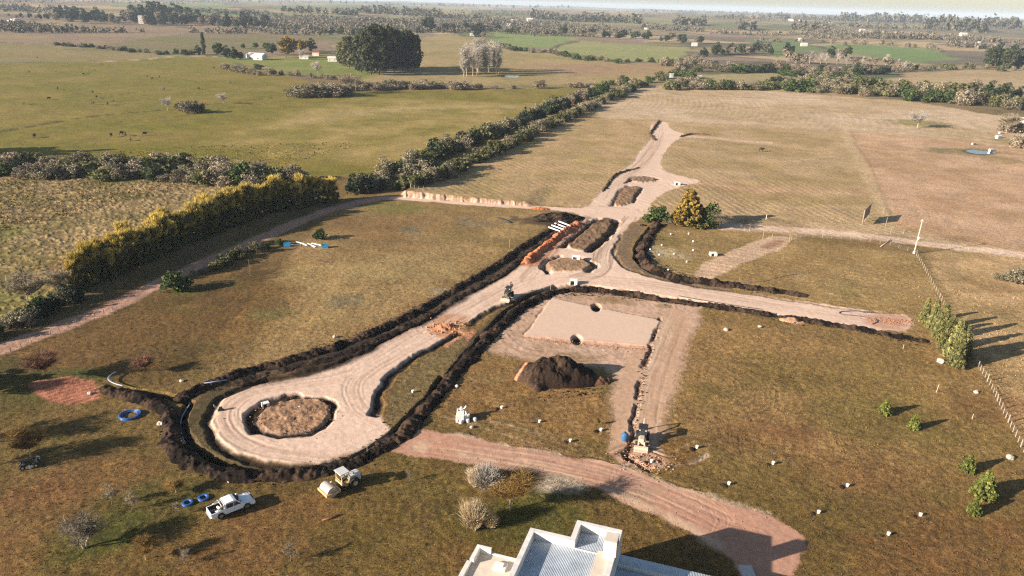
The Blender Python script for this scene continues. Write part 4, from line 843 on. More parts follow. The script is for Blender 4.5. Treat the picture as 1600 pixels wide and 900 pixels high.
def willow(seed):                                        # tall hedge tree, leafy to the ground, feathery top
    rs = np.random.RandomState(seed); r0 = empty('hedge_tree', (0, 0, -500)); n = 60; z = .05+.86*rs.rand(n); R_ = .24*(1-.60*z)+.03; a = rs.rand(n)*6.28; q = rs.rand(n)**.5
    cen = np.stack([np.cos(a)*R_*q, np.sin(a)*R_*q, z], 1); tone = np.clip(.5+.3*rs.randn(n), 0, 1)
    tips = np.stack([np.cos(a)*R_*.7*q, np.sin(a)*R_*.7*q, .35+.5*rs.rand(n)], 1)
    tw = twigs(rs, 1400, tips, .17, .012, .5, 1.2, -.2)
    tips = np.stack([np.cos(a)*R_*.8*q, np.sin(a)*R_*.8*q, .45+.48*rs.rand(n)], 1); lf = leaves(cen, .075*(.7+.6*rs.rand(n)), 55, .014, rs, asp=1.9, tone=np.clip(.10+.10*rs.randn(n), 0, 1), droop=-.35)
    tw = twigs(rs, 2600, tips, .15, .012, .5, 1.2, -.2); tw = (tw[0], tw[1], np.clip(.55+.45*tw[2], 0, 1))
    foliage('crown', [(lf[0], lf[1], np.clip(lf[2]*.6, 0, 1)), tw], LM['yellow'], r0)  # yellow top shoots over dark leaves: hedge's sun and shade partly in the colour
    mb = MB(); limbs(mb, rs, .8, .012, 5, .12, .2); mb.build('trunk', BARK, r0); PRO.setdefault('willow', []).append(r0)
for s in range(4): willow(140+s)
def pampas(seed, m, kind, n=2600):
    rs = np.random.RandomState(seed); r0 = empty('pampas_grass', (0, 0, -500)); b = rs.randn(90, 3)*np.array([.13, .13, 0]); b[:, 2] = 0
    foliage('blades', [twigs(rs, n, b, .85, .020, .5, .9, .8)], m, r0); PRO.setdefault(kind, []).append(r0)
pampas(150, LM['straw'], 'pampas'); pampas(151, LM['pale'], 'pampas_grey')

ORD = 'first second third fourth fifth sixth seventh eighth ninth tenth eleventh twelfth thirteenth fourteenth fifteenth sixteenth seventeenth eighteenth nineteenth twentieth'.split()
ORD += ['twenty-'+q for q in ORD[:9]]+['thirtieth']+['thirty-'+q for q in ORD[:9]]+['fortieth']+['forty-'+q for q in ORD[:9]]
QUEUE = []
def plant(kind, px, py, hpx, label, cat, group=None, var=None, name=None, wide=1.0, rz=None):
    """one plant: base at a photograph pixel, height given in pixels there"""
    L_ = PRO[kind]; v = rnd.randrange(len(L_)) if var is None else var; p = L_[v]
    x, y, z = at(px, py); h = hpx*mpp(px, py)/math.cos(PITCH)*1.03
    unit_h = {'green': .8, 'dark': .8, 'olive': .72, 'grey': .76, 'mauve': .72, 'pampas': .95, 'pampas_grey': .95}.get(kind, 1.0); s = h/unit_h
    nm = name or p.name.split('.')[0]; rz = rnd.uniform(0, 6.28) if rz is None else rz
    QUEUE.append(dict(p=p, loc=(x, y, z-.03*h), rz=rz, sc=(s*wide, s*wide, s), label=label, group=group, cat=cat, name=nm, size=hpx*wide, row=None))
    return QUEUE[-1]
_rown = [0]
def row(kinds, pts, n, hpx, label, cat, group, jx=0, jy=0, hv=.25, wide=(.8, 1.25), h2=None, name=None):
    _rown[0] += 1
    Wp = WP(pts); Lw = np.concatenate([[0], np.cumsum(np.linalg.norm(np.diff(Wp, axis=0), axis=1))])
    for k in range(n):                                   # equal spacing on the ground
        s = Lw[-1]*(k+.5+rnd.uniform(-.35, .35))/n
        j = min(np.searchsorted(Lw, s, 'right')-1, len(Wp)-2); f_ = (s-Lw[j])/(Lw[j+1]-Lw[j]); w = Wp[j]*(1-f_)+Wp[j+1]*f_
        px, py = projx(w[0], w[1], gz(*w)); px += rnd.uniform(-jx, jx); py += rnd.uniform(-jy, jy)
        hh = hpx+(0 if h2 is None else (h2-hpx)*k/max(1, n-1)); kd = rnd.choice(kinds)
        q = plant(kd, px, py, hh*(1+rnd.uniform(-hv, hv)), None, cat, group, wide=rnd.uniform(*wide), name=name)
        q['row'] = (_rown[0], label[kd] if not isinstance(label, str) else label); q['px'] = px
def place_all():
    """the 290 largest bushes and every tree become things; the smaller bushes beyond that are one mass"""
    bs = sorted([q for q in QUEUE if q['name'] == 'bush'], key=lambda q: -q['size']); keep = set(map(id, bs[:290]))
    cnt = {}; tot = {}
    for q in sorted(QUEUE, key=lambda q: q.get('px', 0)):
        if q['row'] and (q['name'] != 'bush' or id(q) in keep):
            k = cnt[q['row']] = cnt.get(q['row'], 0)+1; a, b = q['row'][1].split('|'); q['label'] = '%s, %s from the left %s' % (a, ORD[min(k, 49)-1], b)
    rest = []
    for q in QUEUE:
        if q['name'] == 'bush' and id(q) not in keep: rest.append(q); continue
        o = dup(q['p'], q['loc'], q['rz'], q['sc'], q['label'], q['group'], q['cat']); o.name = q['name']
    mats = []; Vs = []; Qs = []; Ts = []; Ms = []; o = 0
    cache = {}
    for q in rest:
        cr = [c for c in kids(q['p']) if c.name.startswith('crown')][0]; me = cr.data
        if me.name not in cache:
            V = np.zeros(len(me.vertices)*3, np.float32); me.vertices.foreach_get('co', V); T = np.zeros(len(me.vertices), np.float32); me.attributes['tone'].data.foreach_get('value', T); cache[me.name] = (V.reshape(-1, 3), T)
        V, T = cache[me.name]; c, s = math.cos(q['rz']), math.sin(q['rz']); V = V*np.array(q['sc'])
        V = np.stack([V[:, 0]*c-V[:, 1]*s, V[:, 0]*s+V[:, 1]*c, V[:, 2]], 1)+np.array(q['loc']); m = me.materials[0]
        if m not in mats: mats.append(m)
        Vs.append(V); Qs.append(np.arange(len(V)).reshape(-1, 4)+o); Ts.append(T); Ms.append(np.full(len(V)//4, mats.index(m), np.int32)); o += len(V)
    if Vs:
        me = quick_mesh('distant_bushes', np.concatenate(Vs), np.concatenate(Qs), mats[0], smooth_=False)
        for m in mats[1:]: me.materials.append(m)
        me.polygons.foreach_set('material_index', np.concatenate(Ms)); a = me.attributes.new('tone', 'FLOAT', 'POINT'); a.data.foreach_set('value', np.concatenate(Ts))
        ob = bpy.data.objects.new('distant_bushes', me); COL.objects.link(ob); tag(ob, 'small far bushes filling the hedges beyond the pale field', 'bushes', kind='stuff')
    for L_ in PRO.values():
        for p in L_:
            for c in kids(p): bpy.data.objects.remove(c)
            bpy.data.objects.remove(p)
def hl(where):                                          # labels of the plants in one row: colour and kind | the row
    return {k: v+'|in '+where for k, v in dict(green='leafy green bush', dark='dark green bush', olive='olive bush', grey='greyish bush', mauve='leafless bush', t_dark='dark tree', t_green='green tree', t_mauve='leafless greyish tree', t_gold='golden tree',
                b_grey='bare grey tree', b_pale='pale bare tree', b_thin='thin bare tree', euc='tall eucalyptus', poplar='bare pale poplar').items()}
# the yellow hedge along the shaded farm road
row(['willow'], [(108, 458), (150, 440), (200, 420), (290, 378), (400, 338), (470, 320), (525, 313)], 40, 56, 'yellow-green tree|in the front farm road hedge', 'hedge tree', 'yellow hedge along the farm road', 4, 3, .22, (.8, 1.15), 38)
row(['willow'], [(140, 436), (290, 370), (430, 325)], 18, 52, 'yellow-green tree|in the back farm road hedge', 'hedge tree', 'back row of the yellow hedge', 4, 3, .2, (.8, 1.15), 36)
row(['dark', 'grey', 'green'], [(-60, 545), (0, 522), (60, 495), (115, 466)], 16, 24, hl('the shaded verge at the left edge'), 'bush', 'verge bushes at the left edge', 6, 4)
plant('b_grey', 45, 475, 46, 'large bare grey tree left of the yellow hedge', 'tree', wide=1.2); plant('b_grey', 95, 462, 40, 'bare grey tree at the near end of the yellow hedge', 'tree')
# scrub along the left pasture
row(['mauve', 'grey', 'mauve', 'grey', 'olive'], [(-40, 262), (60, 262), (180, 266), (300, 268), (380, 276), (470, 280)], 30, 22, hl('the far scrub row below the pasture'), 'bush', 'scrub below the pasture, far row', 5, 4, .3, (1.0, 1.7))
row(['mauve', 'grey', 'olive', 'grey', 'green', 'dark'], [(-40, 277), (60, 276), (180, 278), (300, 284), (400, 293), (480, 298)], 30, 20, hl('the near scrub row below the pasture'), 'bush', 'scrub below the pasture, near row', 5, 4, .3, (1.0, 1.6))
plant('dark', 84, 278, 17, 'round dark green bush in the scrub at the left edge of the rough pasture', 'bush', wide=1.3); plant('green', 372, 288, 32, 'large bright green domed bush in the scrub beside the hedge', 'bush', wide=1.15, var=0)
plant('dark', 408, 292, 28, 'wide dark bush right of the bright green domed bush', 'bush', wide=1.4); plant('dark', 436, 294, 24, 'dark bush sloping down behind the yellow hedge', 'bush', wide=1.5); plant('green', 238, 270, 24, 'green bush standing tall in the middle of the left scrub', 'bush')
plant('olive', 150, 270, 22, 'wide pale green bush in the left scrub', 'bush', wide=1.8)
for px, py, h, kd, lb in [(296, 176, 21, 'grey', 'round grey-brown thicket alone in the green pasture'), (284, 173, 14, 'mauve', 'low twiggy bush left of the pasture thicket'), (310, 175, 14, 'dark', 'dark low bush on the right of the pasture thicket')]:
    plant(kd, px, py, h, lb, 'bush', wide=1.3)
plant('b_pale', 262, 173, 18, 'pale bare shrub left of the pasture thicket', 'tree', wide=1.3); plant('b_pale', 349, 162, 15, 'small pale bare tree by the ditch right of the pasture thicket', 'tree', wide=1.3)
# double hedgerow running away from the junction
row(['grey', 'olive', 'grey', 'olive', 'mauve'], [(628, 299), (655, 290), (682, 282), (749, 251), (800, 227), (867, 193), (935, 163), (999, 134)], 66, 19, hl('the near long hedgerow row'), 'bush', 'long hedgerow, near row', 3, 2, .25, (.9, 1.35), 8)
row(['grey', 'dark', 'mauve', 'grey', 'olive', 'dark'], [(548, 306), (590, 290), (641, 269), (692, 240), (739, 224), (783, 207), (844, 184), (884, 164), (930, 150)], 56, 26, hl('the far long hedgerow row'), 'bush', 'long hedgerow, far row', 4, 3, .28, (.9, 1.4), 12)
row(['dark', 'grey'], [(560, 302), (600, 290), (660, 270)], 14, 24, hl('the long hedgerow near end'), 'bush', 'long hedgerow, thick near end', 8, 5, .25, (1.0, 1.5), 20)
for px, py, h, kd, lb in [(838, 186, 17, 'green', 'dark green round tree-like bush standing out of the far hedgerow row'), (733, 254, 15, 'green', 'green bush at the near foot of the long hedgerow by the long shadows'), (668, 244, 13, 'green', 'small green bush on the pasture side of the long hedgerow'),
                          (965, 152, 16, 'olive', 'light green rounded bush near the far end of the long hedgerow'), (985, 142, 14, 'olive', 'light green bush at the far end of the long hedgerow'), (940, 150, 18, 'green', 'tall green bush near the far end of the long hedgerow'), (720, 236, 12, 'dark', 'dark bush bulging towards the pasture from the long hedgerow')]:
    plant(kd, px, py, h, lb, 'bush', wide=1.25)
row(['grey', 'mauve', 'green', 'olive'], [(940, 140), (1000, 132), (1060, 122), (1090, 116)], 18, 12, hl('the thicket ending the long hedgerow'), 'bush', 'thicket at the hedgerow end', 4, 5)
# hedge across the middle distance
row(['mauve', 'grey'], [(466, 150), (500, 150), (540, 148)], 12, 17, hl('the brown thicket by the meadow'), 'bush', 'brown thicket by the meadow', 4, 2, .3, (1.2, 1.7))
row(['mauve', 'grey', 'mauve'], [(545, 142), (600, 138), (665, 139), (732, 140)], 20, 11, hl('the low hedge below the eucalyptus clump'), 'bush', 'low hedge below the eucalyptus', 3, 2, .3, (1.2, 1.8))
plant('b_grey', 543, 146, 28, 'bare grey tree at the left end of the low hedge below the eucalyptus', 'tree'); plant('b_grey', 556, 143, 22, 'second bare grey tree at the left end of the low hedge', 'tree'); plant('b_pale', 497, 118, 20, 'pale bare tree before the farmyard', 'tree')
for k, (px, py, h) in enumerate([(748, 139, 9), (772, 139, 7), (800, 139, 7), (844, 138, 13), (893, 137, 8), (905, 137, 9), (920, 136, 7), (930, 139, 10)]):
    plant('mauve', px, py, h, None, 'bush', 'bushes right of the bare poplars', wide=1.4).update(row=(901, 'small twiggy bush|on the line right of the poplars'), px=px)
row(['grey', 'mauve'], [(345, 108), (372, 112), (402, 117), (430, 118)], 10, 9, hl('the brown strip below the farmstead'), 'bush', 'brown strip below the farmstead', 3, 1, .2, (1.2, 1.7)); plant('green', 404, 108, 9, 'round green bush above the brown strip below the farmstead', 'bush', wide=1.4)
row(['mauve', 'grey'], [(440, 118), (500, 122), (560, 130)], 12, 7, hl('the thin line of shrubs below the farmyard'), 'bush', 'shrub line below the farmyard', 3, 1)
# right bands
row(['olive', 'grey', 'green', 'grey', 'olive', 'mauve'], [(1035, 137), (1195, 138), (1296, 143), (1397, 152), (1498, 162), (1640, 174)], 46, 13, hl('the front band beyond the pale field'), 'bush', 'broad band beyond the pale field, front row', 3, 3, .3, (1.0, 1.6), 22)
row(['olive', 'green', 'grey', 'dark'], [(1190, 131), (1290, 133), (1397, 143), (1500, 150), (1640, 160)], 30, 13, hl('the back band beyond the pale field'), 'bush', 'broad band beyond the pale field, back row', 4, 3, .3, (1.0, 1.6), 20)
row(['green', 'olive', 'grey'], [(1218, 116), (1280, 122), (1340, 128), (1377, 129)], 16, 11, hl('the strip between pale and tan fields'), 'bush', 'middle strip', 3, 2, .25, (1.1, 1.6))
row(['dark', 'grey', 'green', 'mauve'], [(1098, 107), (1150, 112), (1201, 111), (1262, 112), (1320, 116), (1390, 114)], 26, 12, hl('the dark strip left of the tan field'), 'bush', 'dark strip left of the tan field', 3, 3, .25, (1.0, 1.5))
row(['grey', 'olive', 'mauve'], [(1390, 113), (1450, 108), (1540, 110), (1640, 112)], 18, 9, hl('the line above the tan field'), 'bush', 'line above the tan field', 3, 2)
row(['poplar', 't_mauve'], [(1225, 100), (1290, 98), (1350, 102), (1420, 106)], 22, 16, hl('the pale grey copse before the green fields'), 'tree', 'pale grey copse', 4, 4, .25, (1.0, 1.8))
row(['t_dark', 't_mauve', 't_dark'], [(1100, 86), (1150, 84), (1200, 84), (1245, 86)], 14, 13, hl('the belt left of the right green fields'), 'tree', 'belt left of the right green fields', 4, 4, .25, (.9, 1.4))
row(['t_mauve', 't_dark'], [(1300, 90), (1330, 92)], 4, 16, hl('the clump before the green field'), 'tree', 'clump before the green field', 4, 3)
row(['euc', 't_dark'], [(1535, 104), (1560, 105), (1600, 108), (1640, 110)], 10, 30, hl('the tall stand at the right edge'), 'tree', 'tall stand at the right edge', 3, 2, .2, (1.0, 1.7))
row(['grey', 'mauve', 't_mauve'], [(1030, 105), (1070, 104), (1100, 98)], 12, 12, hl('the brown thicket right of the green crops'), 'bush', 'thicket right of the green crops', 5, 5)
row(['green', 'grey', 'olive'], [(776, 72), (808, 80), (860, 84), (905, 92), (950, 97), (1000, 98), (1060, 100)], 30, 7, hl('the hedge below the green crops'), 'bush', 'hedge below the green crops', 3, 1.5, .25, (1.1, 1.6))
row(['t_dark', 't_green', 't_dark', 't_mauve'], [(700, 48), (770, 50), (860, 54), (940, 58), (1010, 63), (1100, 69)], 38, 10, hl('the tree line above the green crops'), 'tree', 'tree line above the green crops', 4, 2, .35, (1.0, 1.6))
row(['grey', 'mauve'], [(1170, 65), (1250, 66), (1330, 70), (1420, 74), (1480, 80)], 18, 8, hl('the hedge above the right green fields'), 'bush', 'hedge above the right green fields', 4, 2)
# eucalyptus clump, poplars, farmstead
for k, (px, py, h, gd) in enumerate([(545, 108, 46, 1), (535, 104, 34, 1), (566, 114, 54, 0), (580, 117, 66, 0), (594, 117, 68, 0), (588, 110, 64, 0), (604, 113, 64, 0), (616, 112, 58, 0), (626, 110, 54, 0), (636, 110, 56, 0), (646, 109, 50, 0), (652, 108, 36, 0), (610, 106, 56, 0), (574, 108, 52, 0)]):
    lb = {0: 'olive-leaved eucalyptus at the left end of the clump', 1: 'leftmost small eucalyptus beside the clump', 4: 'tallest eucalyptus in the middle of the clump', 11: 'small leaning eucalyptus at the right end of the clump'}.get(k, 'tall dark eucalyptus, %s from the left end of the clump' % ORD[k])
    plant('euc_gold' if gd else 'euc', px, py, h, lb, 'tree', None if k in (0, 1, 4, 11) else 'eucalyptus clump', wide=1.15 if k != 11 else .8)
for k in range(22):
    px = 722+rnd.uniform(0, 58); py = 118+rnd.uniform(-6, 5)-(px-722)*.06
    plant('poplar', px, py, rnd.uniform(36, 50), None, 'tree', 'bare poplar grove', wide=rnd.uniform(.9, 1.5)).update(row=(900, 'pale leafless poplar|in the grove by the milky pond'), px=px)
plant('cypress', 319, 85, 31, 'tall narrow dark cypress at the left of the farmstead', 'tree', wide=1.3)
for px, py, h, kd, lb in [(310, 86, 13, 't_dark', 'dark tree left of the cypress'), (342, 88, 20, 't_green', 'broad tree right of the cypress'), (354, 90, 16, 't_dark', 'dark tree left of the white farmhouse'), (366, 93, 17, 't_dark', 'darkest tree touching the white farmhouse'), (376, 93, 12, 't_dark', 'low dark tree under the farmhouse gable'),
                          (425, 86, 18, 't_green', 'green tree right behind the white farmhouse'), (447, 90, 28, 't_gold', 'golden bare tree in the farm garden'), (458, 84, 22, 't_gold', 'golden tree right of the farm garden'), (472, 82, 20, 't_gold', 'smaller golden tree near the track'), (487, 80, 17, 't_dark', 'dark tree at the right of the golden trees'), (470, 93, 14, 'b_pale', 'pale bare tree in the farmyard'),
                          (380, 76, 8, 't_green', 'small green tree behind the farmhouse'), (400, 76, 9, 't_green', 'second green tree behind the farmhouse'), (415, 78, 11, 't_green', 'third green tree behind the farmhouse'), (275, 84, 7, 'dark', 'dark bush on the line left of the farmstead'), (290, 86, 9, 'dark', 'larger dark bush on the line left of the farmstead'), (298, 86, 9, 'grey', 'grey bush beside the larger dark bush')]:
    plant(kd, px, py, h, lb, 'tree' if kd not in ('dark', 'grey') else 'bush', wide=1.15)
row(['grey', 'dark', 'mauve'], [(84, 70), (120, 73), (170, 77), (220, 82), (265, 86)], 26, 5, hl('the line running down to the farmstead'), 'bush', 'line running down to the farmstead', 3, 1, .3, (1.2, 1.8))
for px, py, h, kd, lb in [(669, 50, 23, 't_dark', 'tall dark tree alone by the track above the eucalyptus'), (653, 52, 9, 't_dark', 'low dark tree left of the tall one above the eucalyptus'), (697, 50, 14, 't_mauve', 'pale tree right of the tall dark one'), (747, 58, 18, 't_dark', 'narrow dark tree before the first green crop'), (755, 60, 10, 't_mauve', 'greyish tree beside the narrow dark one')]:
    plant(kd, px, py, h, lb, 'tree', wide=1.2)
row(['t_dark', 't_green', 't_dark'], [(505, 54), (530, 55), (560, 56), (585, 60)], 10, 10, hl('the line behind the eucalyptus clump'), 'tree', 'line behind the eucalyptus', 3, 1, .2, (1.2, 1.6))
row(['t_dark', 't_dark', 't_mauve'], [(85, 30), (130, 33), (190, 35), (250, 37), (320, 39), (380, 42), (420, 42)], 54, 15, hl('the woodland beyond the left field'), 'tree', 'woodland beyond the left field', 5, 3.5, .3, (.9, 1.4))
row(['t_dark', 'euc'], [(205, 32), (245, 33), (285, 33), (312, 34)], 9, 23, hl('the tallest part of the left woodland'), 'tree', 'tall trees of the left woodland', 4, 2, .2, (1.2, 1.6))
row(['t_dark', 't_mauve'], [(-20, 27), (20, 28), (60, 28), (90, 30)], 12, 7, hl('the low wood at the top left'), 'tree', 'low wood at the top left', 4, 2)
# around the site
plant('green', 275, 453, 32, 'round olive green bush alone on the left lawn', 'bush', wide=1.0, var=1)
for px, py, h, kd, lb in [(338, 420, 16, 'olive', 'pale green shrub on the verge above the lone round bush'), (352, 414, 18, 'olive', 'second pale shrub along the verge'), (372, 404, 20, 'olive', 'taller pale shrub right of the verge shrubs'), (398, 394, 18, 'grey', 'grey shrub near the wooden stake'), (415, 388, 11, 'green', 'low green shrub left of the blue crates'), (436, 383, 10, 'green', 'low green shrub touching the left blue crate'),
                          (318, 426, 10, 'grey', 'low grey shrub at the left of the verge shrubs'), (500, 373, 17, 'green', 'green clump behind the white boards'), (302, 430, 9, 'grey', 'small grey shrub right of the lone round bush')]:
    plant(kd, px, py, h, lb, 'bush')
plant('b_red', 72, 592, 44, 'red-brown leafless tree at the left edge above the clay patch', 'tree', wide=1.2); plant('b_red', 228, 582, 26, 'smaller red-brown leafless tree on the left lawn', 'tree', wide=1.3, rz=1.0)
plant('b_fork', 133, 856, 48, 'forked bare tree near the bottom left', 'tree', wide=1.5)
for px, py, h, kd, lb in [(175, 788, 34, 'b_thin', 'thin bare sapling left of the blue hose coils'), (206, 796, 30, 'b_thin', 'second thin bare sapling right of the first'), (279, 805, 26, 'b_thin', 'leaning thin sapling just left of the pickup'), (228, 874, 34, 'b_orange', 'slender pale sapling right of the forked tree'), (288, 879, 24, 'b_thin', 'thin sapling at the bottom left centre'),
                          (454, 877, 34, 'b_thin', 'bare sapling near the bottom edge left of the house'), (640, 752, 18, 'b_thin', 'thin sapling right of the road roller'), (48, 716, 50, 'b_orange', 'bare orange-brown tree behind the quad bike')]:
    plant(kd, px, py, h, lb, 'tree', wide=1.1)
plant('b_orange', 798, 797, 58, 'orange leafless tree beside the pampas clumps, casting a long shadow', 'tree', wide=1.25)
plant('b_orange', 275, 770, 22, 'low orange twiggy shrub above the hose coils', 'bush', wide=1.7)
plant('pampas', 740, 822, 44, 'tall straw-coloured pampas clump near the house', 'pampas grass', name='pampas_grass', wide=.62); plant('pampas', 766, 823, 24, 'small straw-coloured pampas tuft right of the tall clump', 'pampas grass', name='pampas_grass', wide=.6)
plant('pampas_grey', 758, 758, 30, 'wide greyish pampas clump beside the lower dirt road', 'pampas grass', name='pampas_grass', wide=1.15); plant('pampas', 744, 756, 26, 'straw pampas tuft at the left of the greyish clump', 'pampas grass', name='pampas_grass', wide=.8)
plant('c_gold', 1075, 350, 54, 'golden-brown conifer beside the dirt road mouth', 'tree', wide=1.0, rz=.5)
plant('green', 1027, 346, 26, 'dense dark green bush left of the golden conifer', 'bush', wide=1.25, var=2); plant('green', 1104, 352, 32, 'green bushy tree right of the golden conifer', 'bush', wide=1.05, var=0); plant('green', 1084, 354, 20, 'low green bush at the foot of the golden conifer', 'bush', wide=1.3, var=1)
plant('b_grey', 1122, 357, 24, 'bare twiggy bush right of the green bushy tree', 'bush', wide=1.7); plant('grey', 1046, 350, 10, 'low brown bush between the green bush and the golden conifer', 'bush', wide=1.5)
for k, (px, py, h, lb) in enumerate([(1443, 503, 34, 'farthest conifer of the grey-green row by the fence'), (1455, 515, 42, 'second conifer of the row counted from the road arm'), (1468, 530, 50, 'tall conifer behind the front half of the fence row'), (1462, 522, 36, 'leaning conifer inside the fence row'), (1477, 546, 50, 'feathery conifer in the nearer half of the fence row'), (1488, 560, 56, 'broad conifer second from the near end of the fence row'), (1492, 573, 52, 'nearest conifer of the row, above the white sack'), (1502, 562, 50, 'outermost conifer on the fence side of the row')]):
    plant('c_pine', px, py, h*1.15, lb, 'tree', wide=.82)
for px, py, h, kd, v, lb in [(1382, 646, 24, 'c_lime', 0, 'small bushy green conifer alone on the right lawn'), (1427, 669, 24, 'c_lime', 1, 'little slender conifer right of the small bushy one'), (1511, 735, 28, 'c_lime', 0, 'upper conifer of the three near the right edge'), (1536, 775, 44, 'c_lime', 0, 'largest conifer of the three near the right edge'), (1521, 802, 30, 'c_lime', 1, 'lowest conifer of the three near the right edge')]:
    plant(kd, px, py, h, lb, 'tree', var=v, wide=1.0)
plant('b_grey', 1572, 208, 28, 'rounded bare brown tree by the dark pond at the right', 'tree', wide=1.2); plant('mauve', 1578, 206, 26, 'dense brown rounded bush by the dark pond', 'bush', wide=1.1); plant('mauve', 1598, 232, 26, 'brown bush at the right edge near the small pond', 'bush', wide=1.2); plant('b_pale', 1433, 200, 22, 'pale bare tree alone in the pale right field', 'tree', wide=1.8)
plant('grey', 1590, 440, 20, 'brown bush at the right edge below the farm track', 'bush', wide=1.8); plant('grey', 1562, 436, 10, 'low brown bush left of the bush at the right edge', 'bush', wide=1.8)
# trees just outside the left and bottom edge whose shadows lie on the lawn
for px, py, h, kd in [(-95, 700, 75, 'b_grey'), (-60, 735, 70, 'b_grey'), (-150, 622, 80, 'green'), (-60, 245, 60, 't_dark'), (-110, 240, 60, 't_dark'), (-40, 620, 40, 'b_red')]:
    plant(kd, px, py, h, None, 'tree', 'trees beyond the left edge').update(row=(902, 'tree|beyond the left edge of the lawn'), px=px)
# far woods, seen as one mass
def woods():
    rs = np.random.RandomState(77); base = []
    for k in range(3):
        me = bmesh.new(); bmesh.ops.create_icosphere(me, subdivisions=2, radius=1); V = np.array([v.co[:] for v in me.verts]); Fc = np.array([[v.index for v in f.verts] for f in me.faces]); me.free()
        V = V*(1+.32*rs.randn(len(V), 1)); base.append((V, Fc))
    vs, fs, ts = [], [], []; o = 0; n = 0
    tries = 0
    def add(px, py, hp, dark, wd=1.0):                  # each crown is a loose bundle of leafy clumps
        nonlocal o
        x, y, z = at(px, py)
        if math.hypot(x, y) > 15000: return
        h = hp*mpp(px, py)*1.03; K = 34 if hp > 4 else 16; w = h*.40*wd*(.7+.6*rs.rand())
        p = rs.randn(K, 3)*np.array([.42, .42, .30]); p[:, 2] += .52; p = np.clip(p, [-1.1, -1.1, .02], [1.1, 1.1, 1.15])*np.array([w, w, h])+np.array([x, y, z])
        u = rs.randn(K, 3); u /= np.linalg.norm(u, axis=1, keepdims=True); v = np.cross(u, rs.randn(K, 3)); v /= np.linalg.norm(v, axis=1, keepdims=True); s = h*(.13 if K > 20 else .2)*(.6+.8*rs.rand(K, 1))
        vs.append(np.stack([p-u*s-v*s, p+u*s-v*s*.7, p+u*s*.8+v*s, p-u*s*.9+v*s*.8], 1).reshape(-1, 3)); fs.append(np.arange(K*4).reshape(-1, 4)+o); ts.append(np.repeat(np.clip(dark+.22*rs.randn(K), 0, 1), 4)); o += K*4
    def belt(x0, y0, x1, y1, n_, hp, dark, th=1.5):
        for q in range(n_):
            t = rs.rand(); add(x0+(x1-x0)*t, y0+(y1-y0)*t+rs.randn()*th*.5, hp*(.6+.7*rs.rand()), dark, 1.4)
    for b in [(900, 33, 1000, 36, 50, 9, .2), (830, 28, 900, 34, 46, 8, .25), (640, 25, 760, 30, 50, 6, .3), (440, 18, 560, 24, 60, 7, .25), (560, 20, 690, 26, 70, 8, .25), (1050, 38, 1100, 40, 30, 9, .2), (1310, 32, 1440, 36, 90, 9, .2), (1250, 40, 1500, 48, 80, 6, .4),
              (1450, 44, 1540, 50, 60, 14, .15), (1540, 40, 1590, 44, 40, 11, .2), (1100, 28, 1200, 30, 30, 5, .3), (1200, 28, 1310, 33, 50, 6, .3), (1240, 46, 1300, 50, 20, 10, .4), (1330, 58, 1480, 62, 80, 7, .6), (560, 33, 660, 40, 50, 6, .35), (440, 44, 520, 50, 30, 6, .4),
              (1110, 52, 1230, 56, 50, 5, .6), (1000, 44, 1100, 50, 40, 6, .5), (900, 44, 1000, 50, 40, 4, .6), (760, 36, 830, 44, 30, 6, .3), (1480, 72, 1600, 82, 70, 7, .5), (1480, 60, 1600, 70, 50, 6, .6), (0, 14, 120, 18, 60, 6, .4), (200, 15, 420, 24, 90, 5, .3), (560, 42, 690, 48, 50, 5, .4), (1380, 22, 1600, 36, 80, 3, .2), (1000, 18, 1200, 22, 80, 2.5, .2), (300, 2, 600, 6, 60, 3, .2), (600, 8, 900, 13, 80, 3, .2), (1155, 46, 1180, 47, 14, 10, .2)]: belt(*b)
    while n < 5200 and tries < 90000:
        tries += 1; px = rs.uniform(-300, 1900); hz = 12+(px-800)*.027; py = hz+2.5+rs.rand()**1.6*58
        x, y, z = at(px, py); Dd = math.hypot(x, y)
        if Dd > 14000 or Dd < 1250: continue
        cl = float(fbm(np.array([x/(240+Dd*.10)]), np.array([y/(90+Dd*.07)]), 500, 3)[0])
        if cl < .06: continue
        add(px, py, max(1.2, (py-hz)*.10+1.0)*(.6+.8*rs.rand()), .35+.3*rs.rand(), 1.5); n += 1
    V = np.concatenate(vs); me = quick_mesh('far_woods', V, np.concatenate(fs), leafmat('far_foliage', (.035, .040, .024), (.19, .155, .11), 0), smooth_=False)
    a = me.attributes.new('tone', 'FLOAT', 'POINT'); a.data.foreach_set('value', np.concatenate(ts).astype(np.float32))
    ob = bpy.data.objects.new('far_woods', me); COL.objects.link(ob); tag(ob, 'distant woods and tree belts fading towards the horizon', 'woods', kind='stuff')
woods()

place_all()
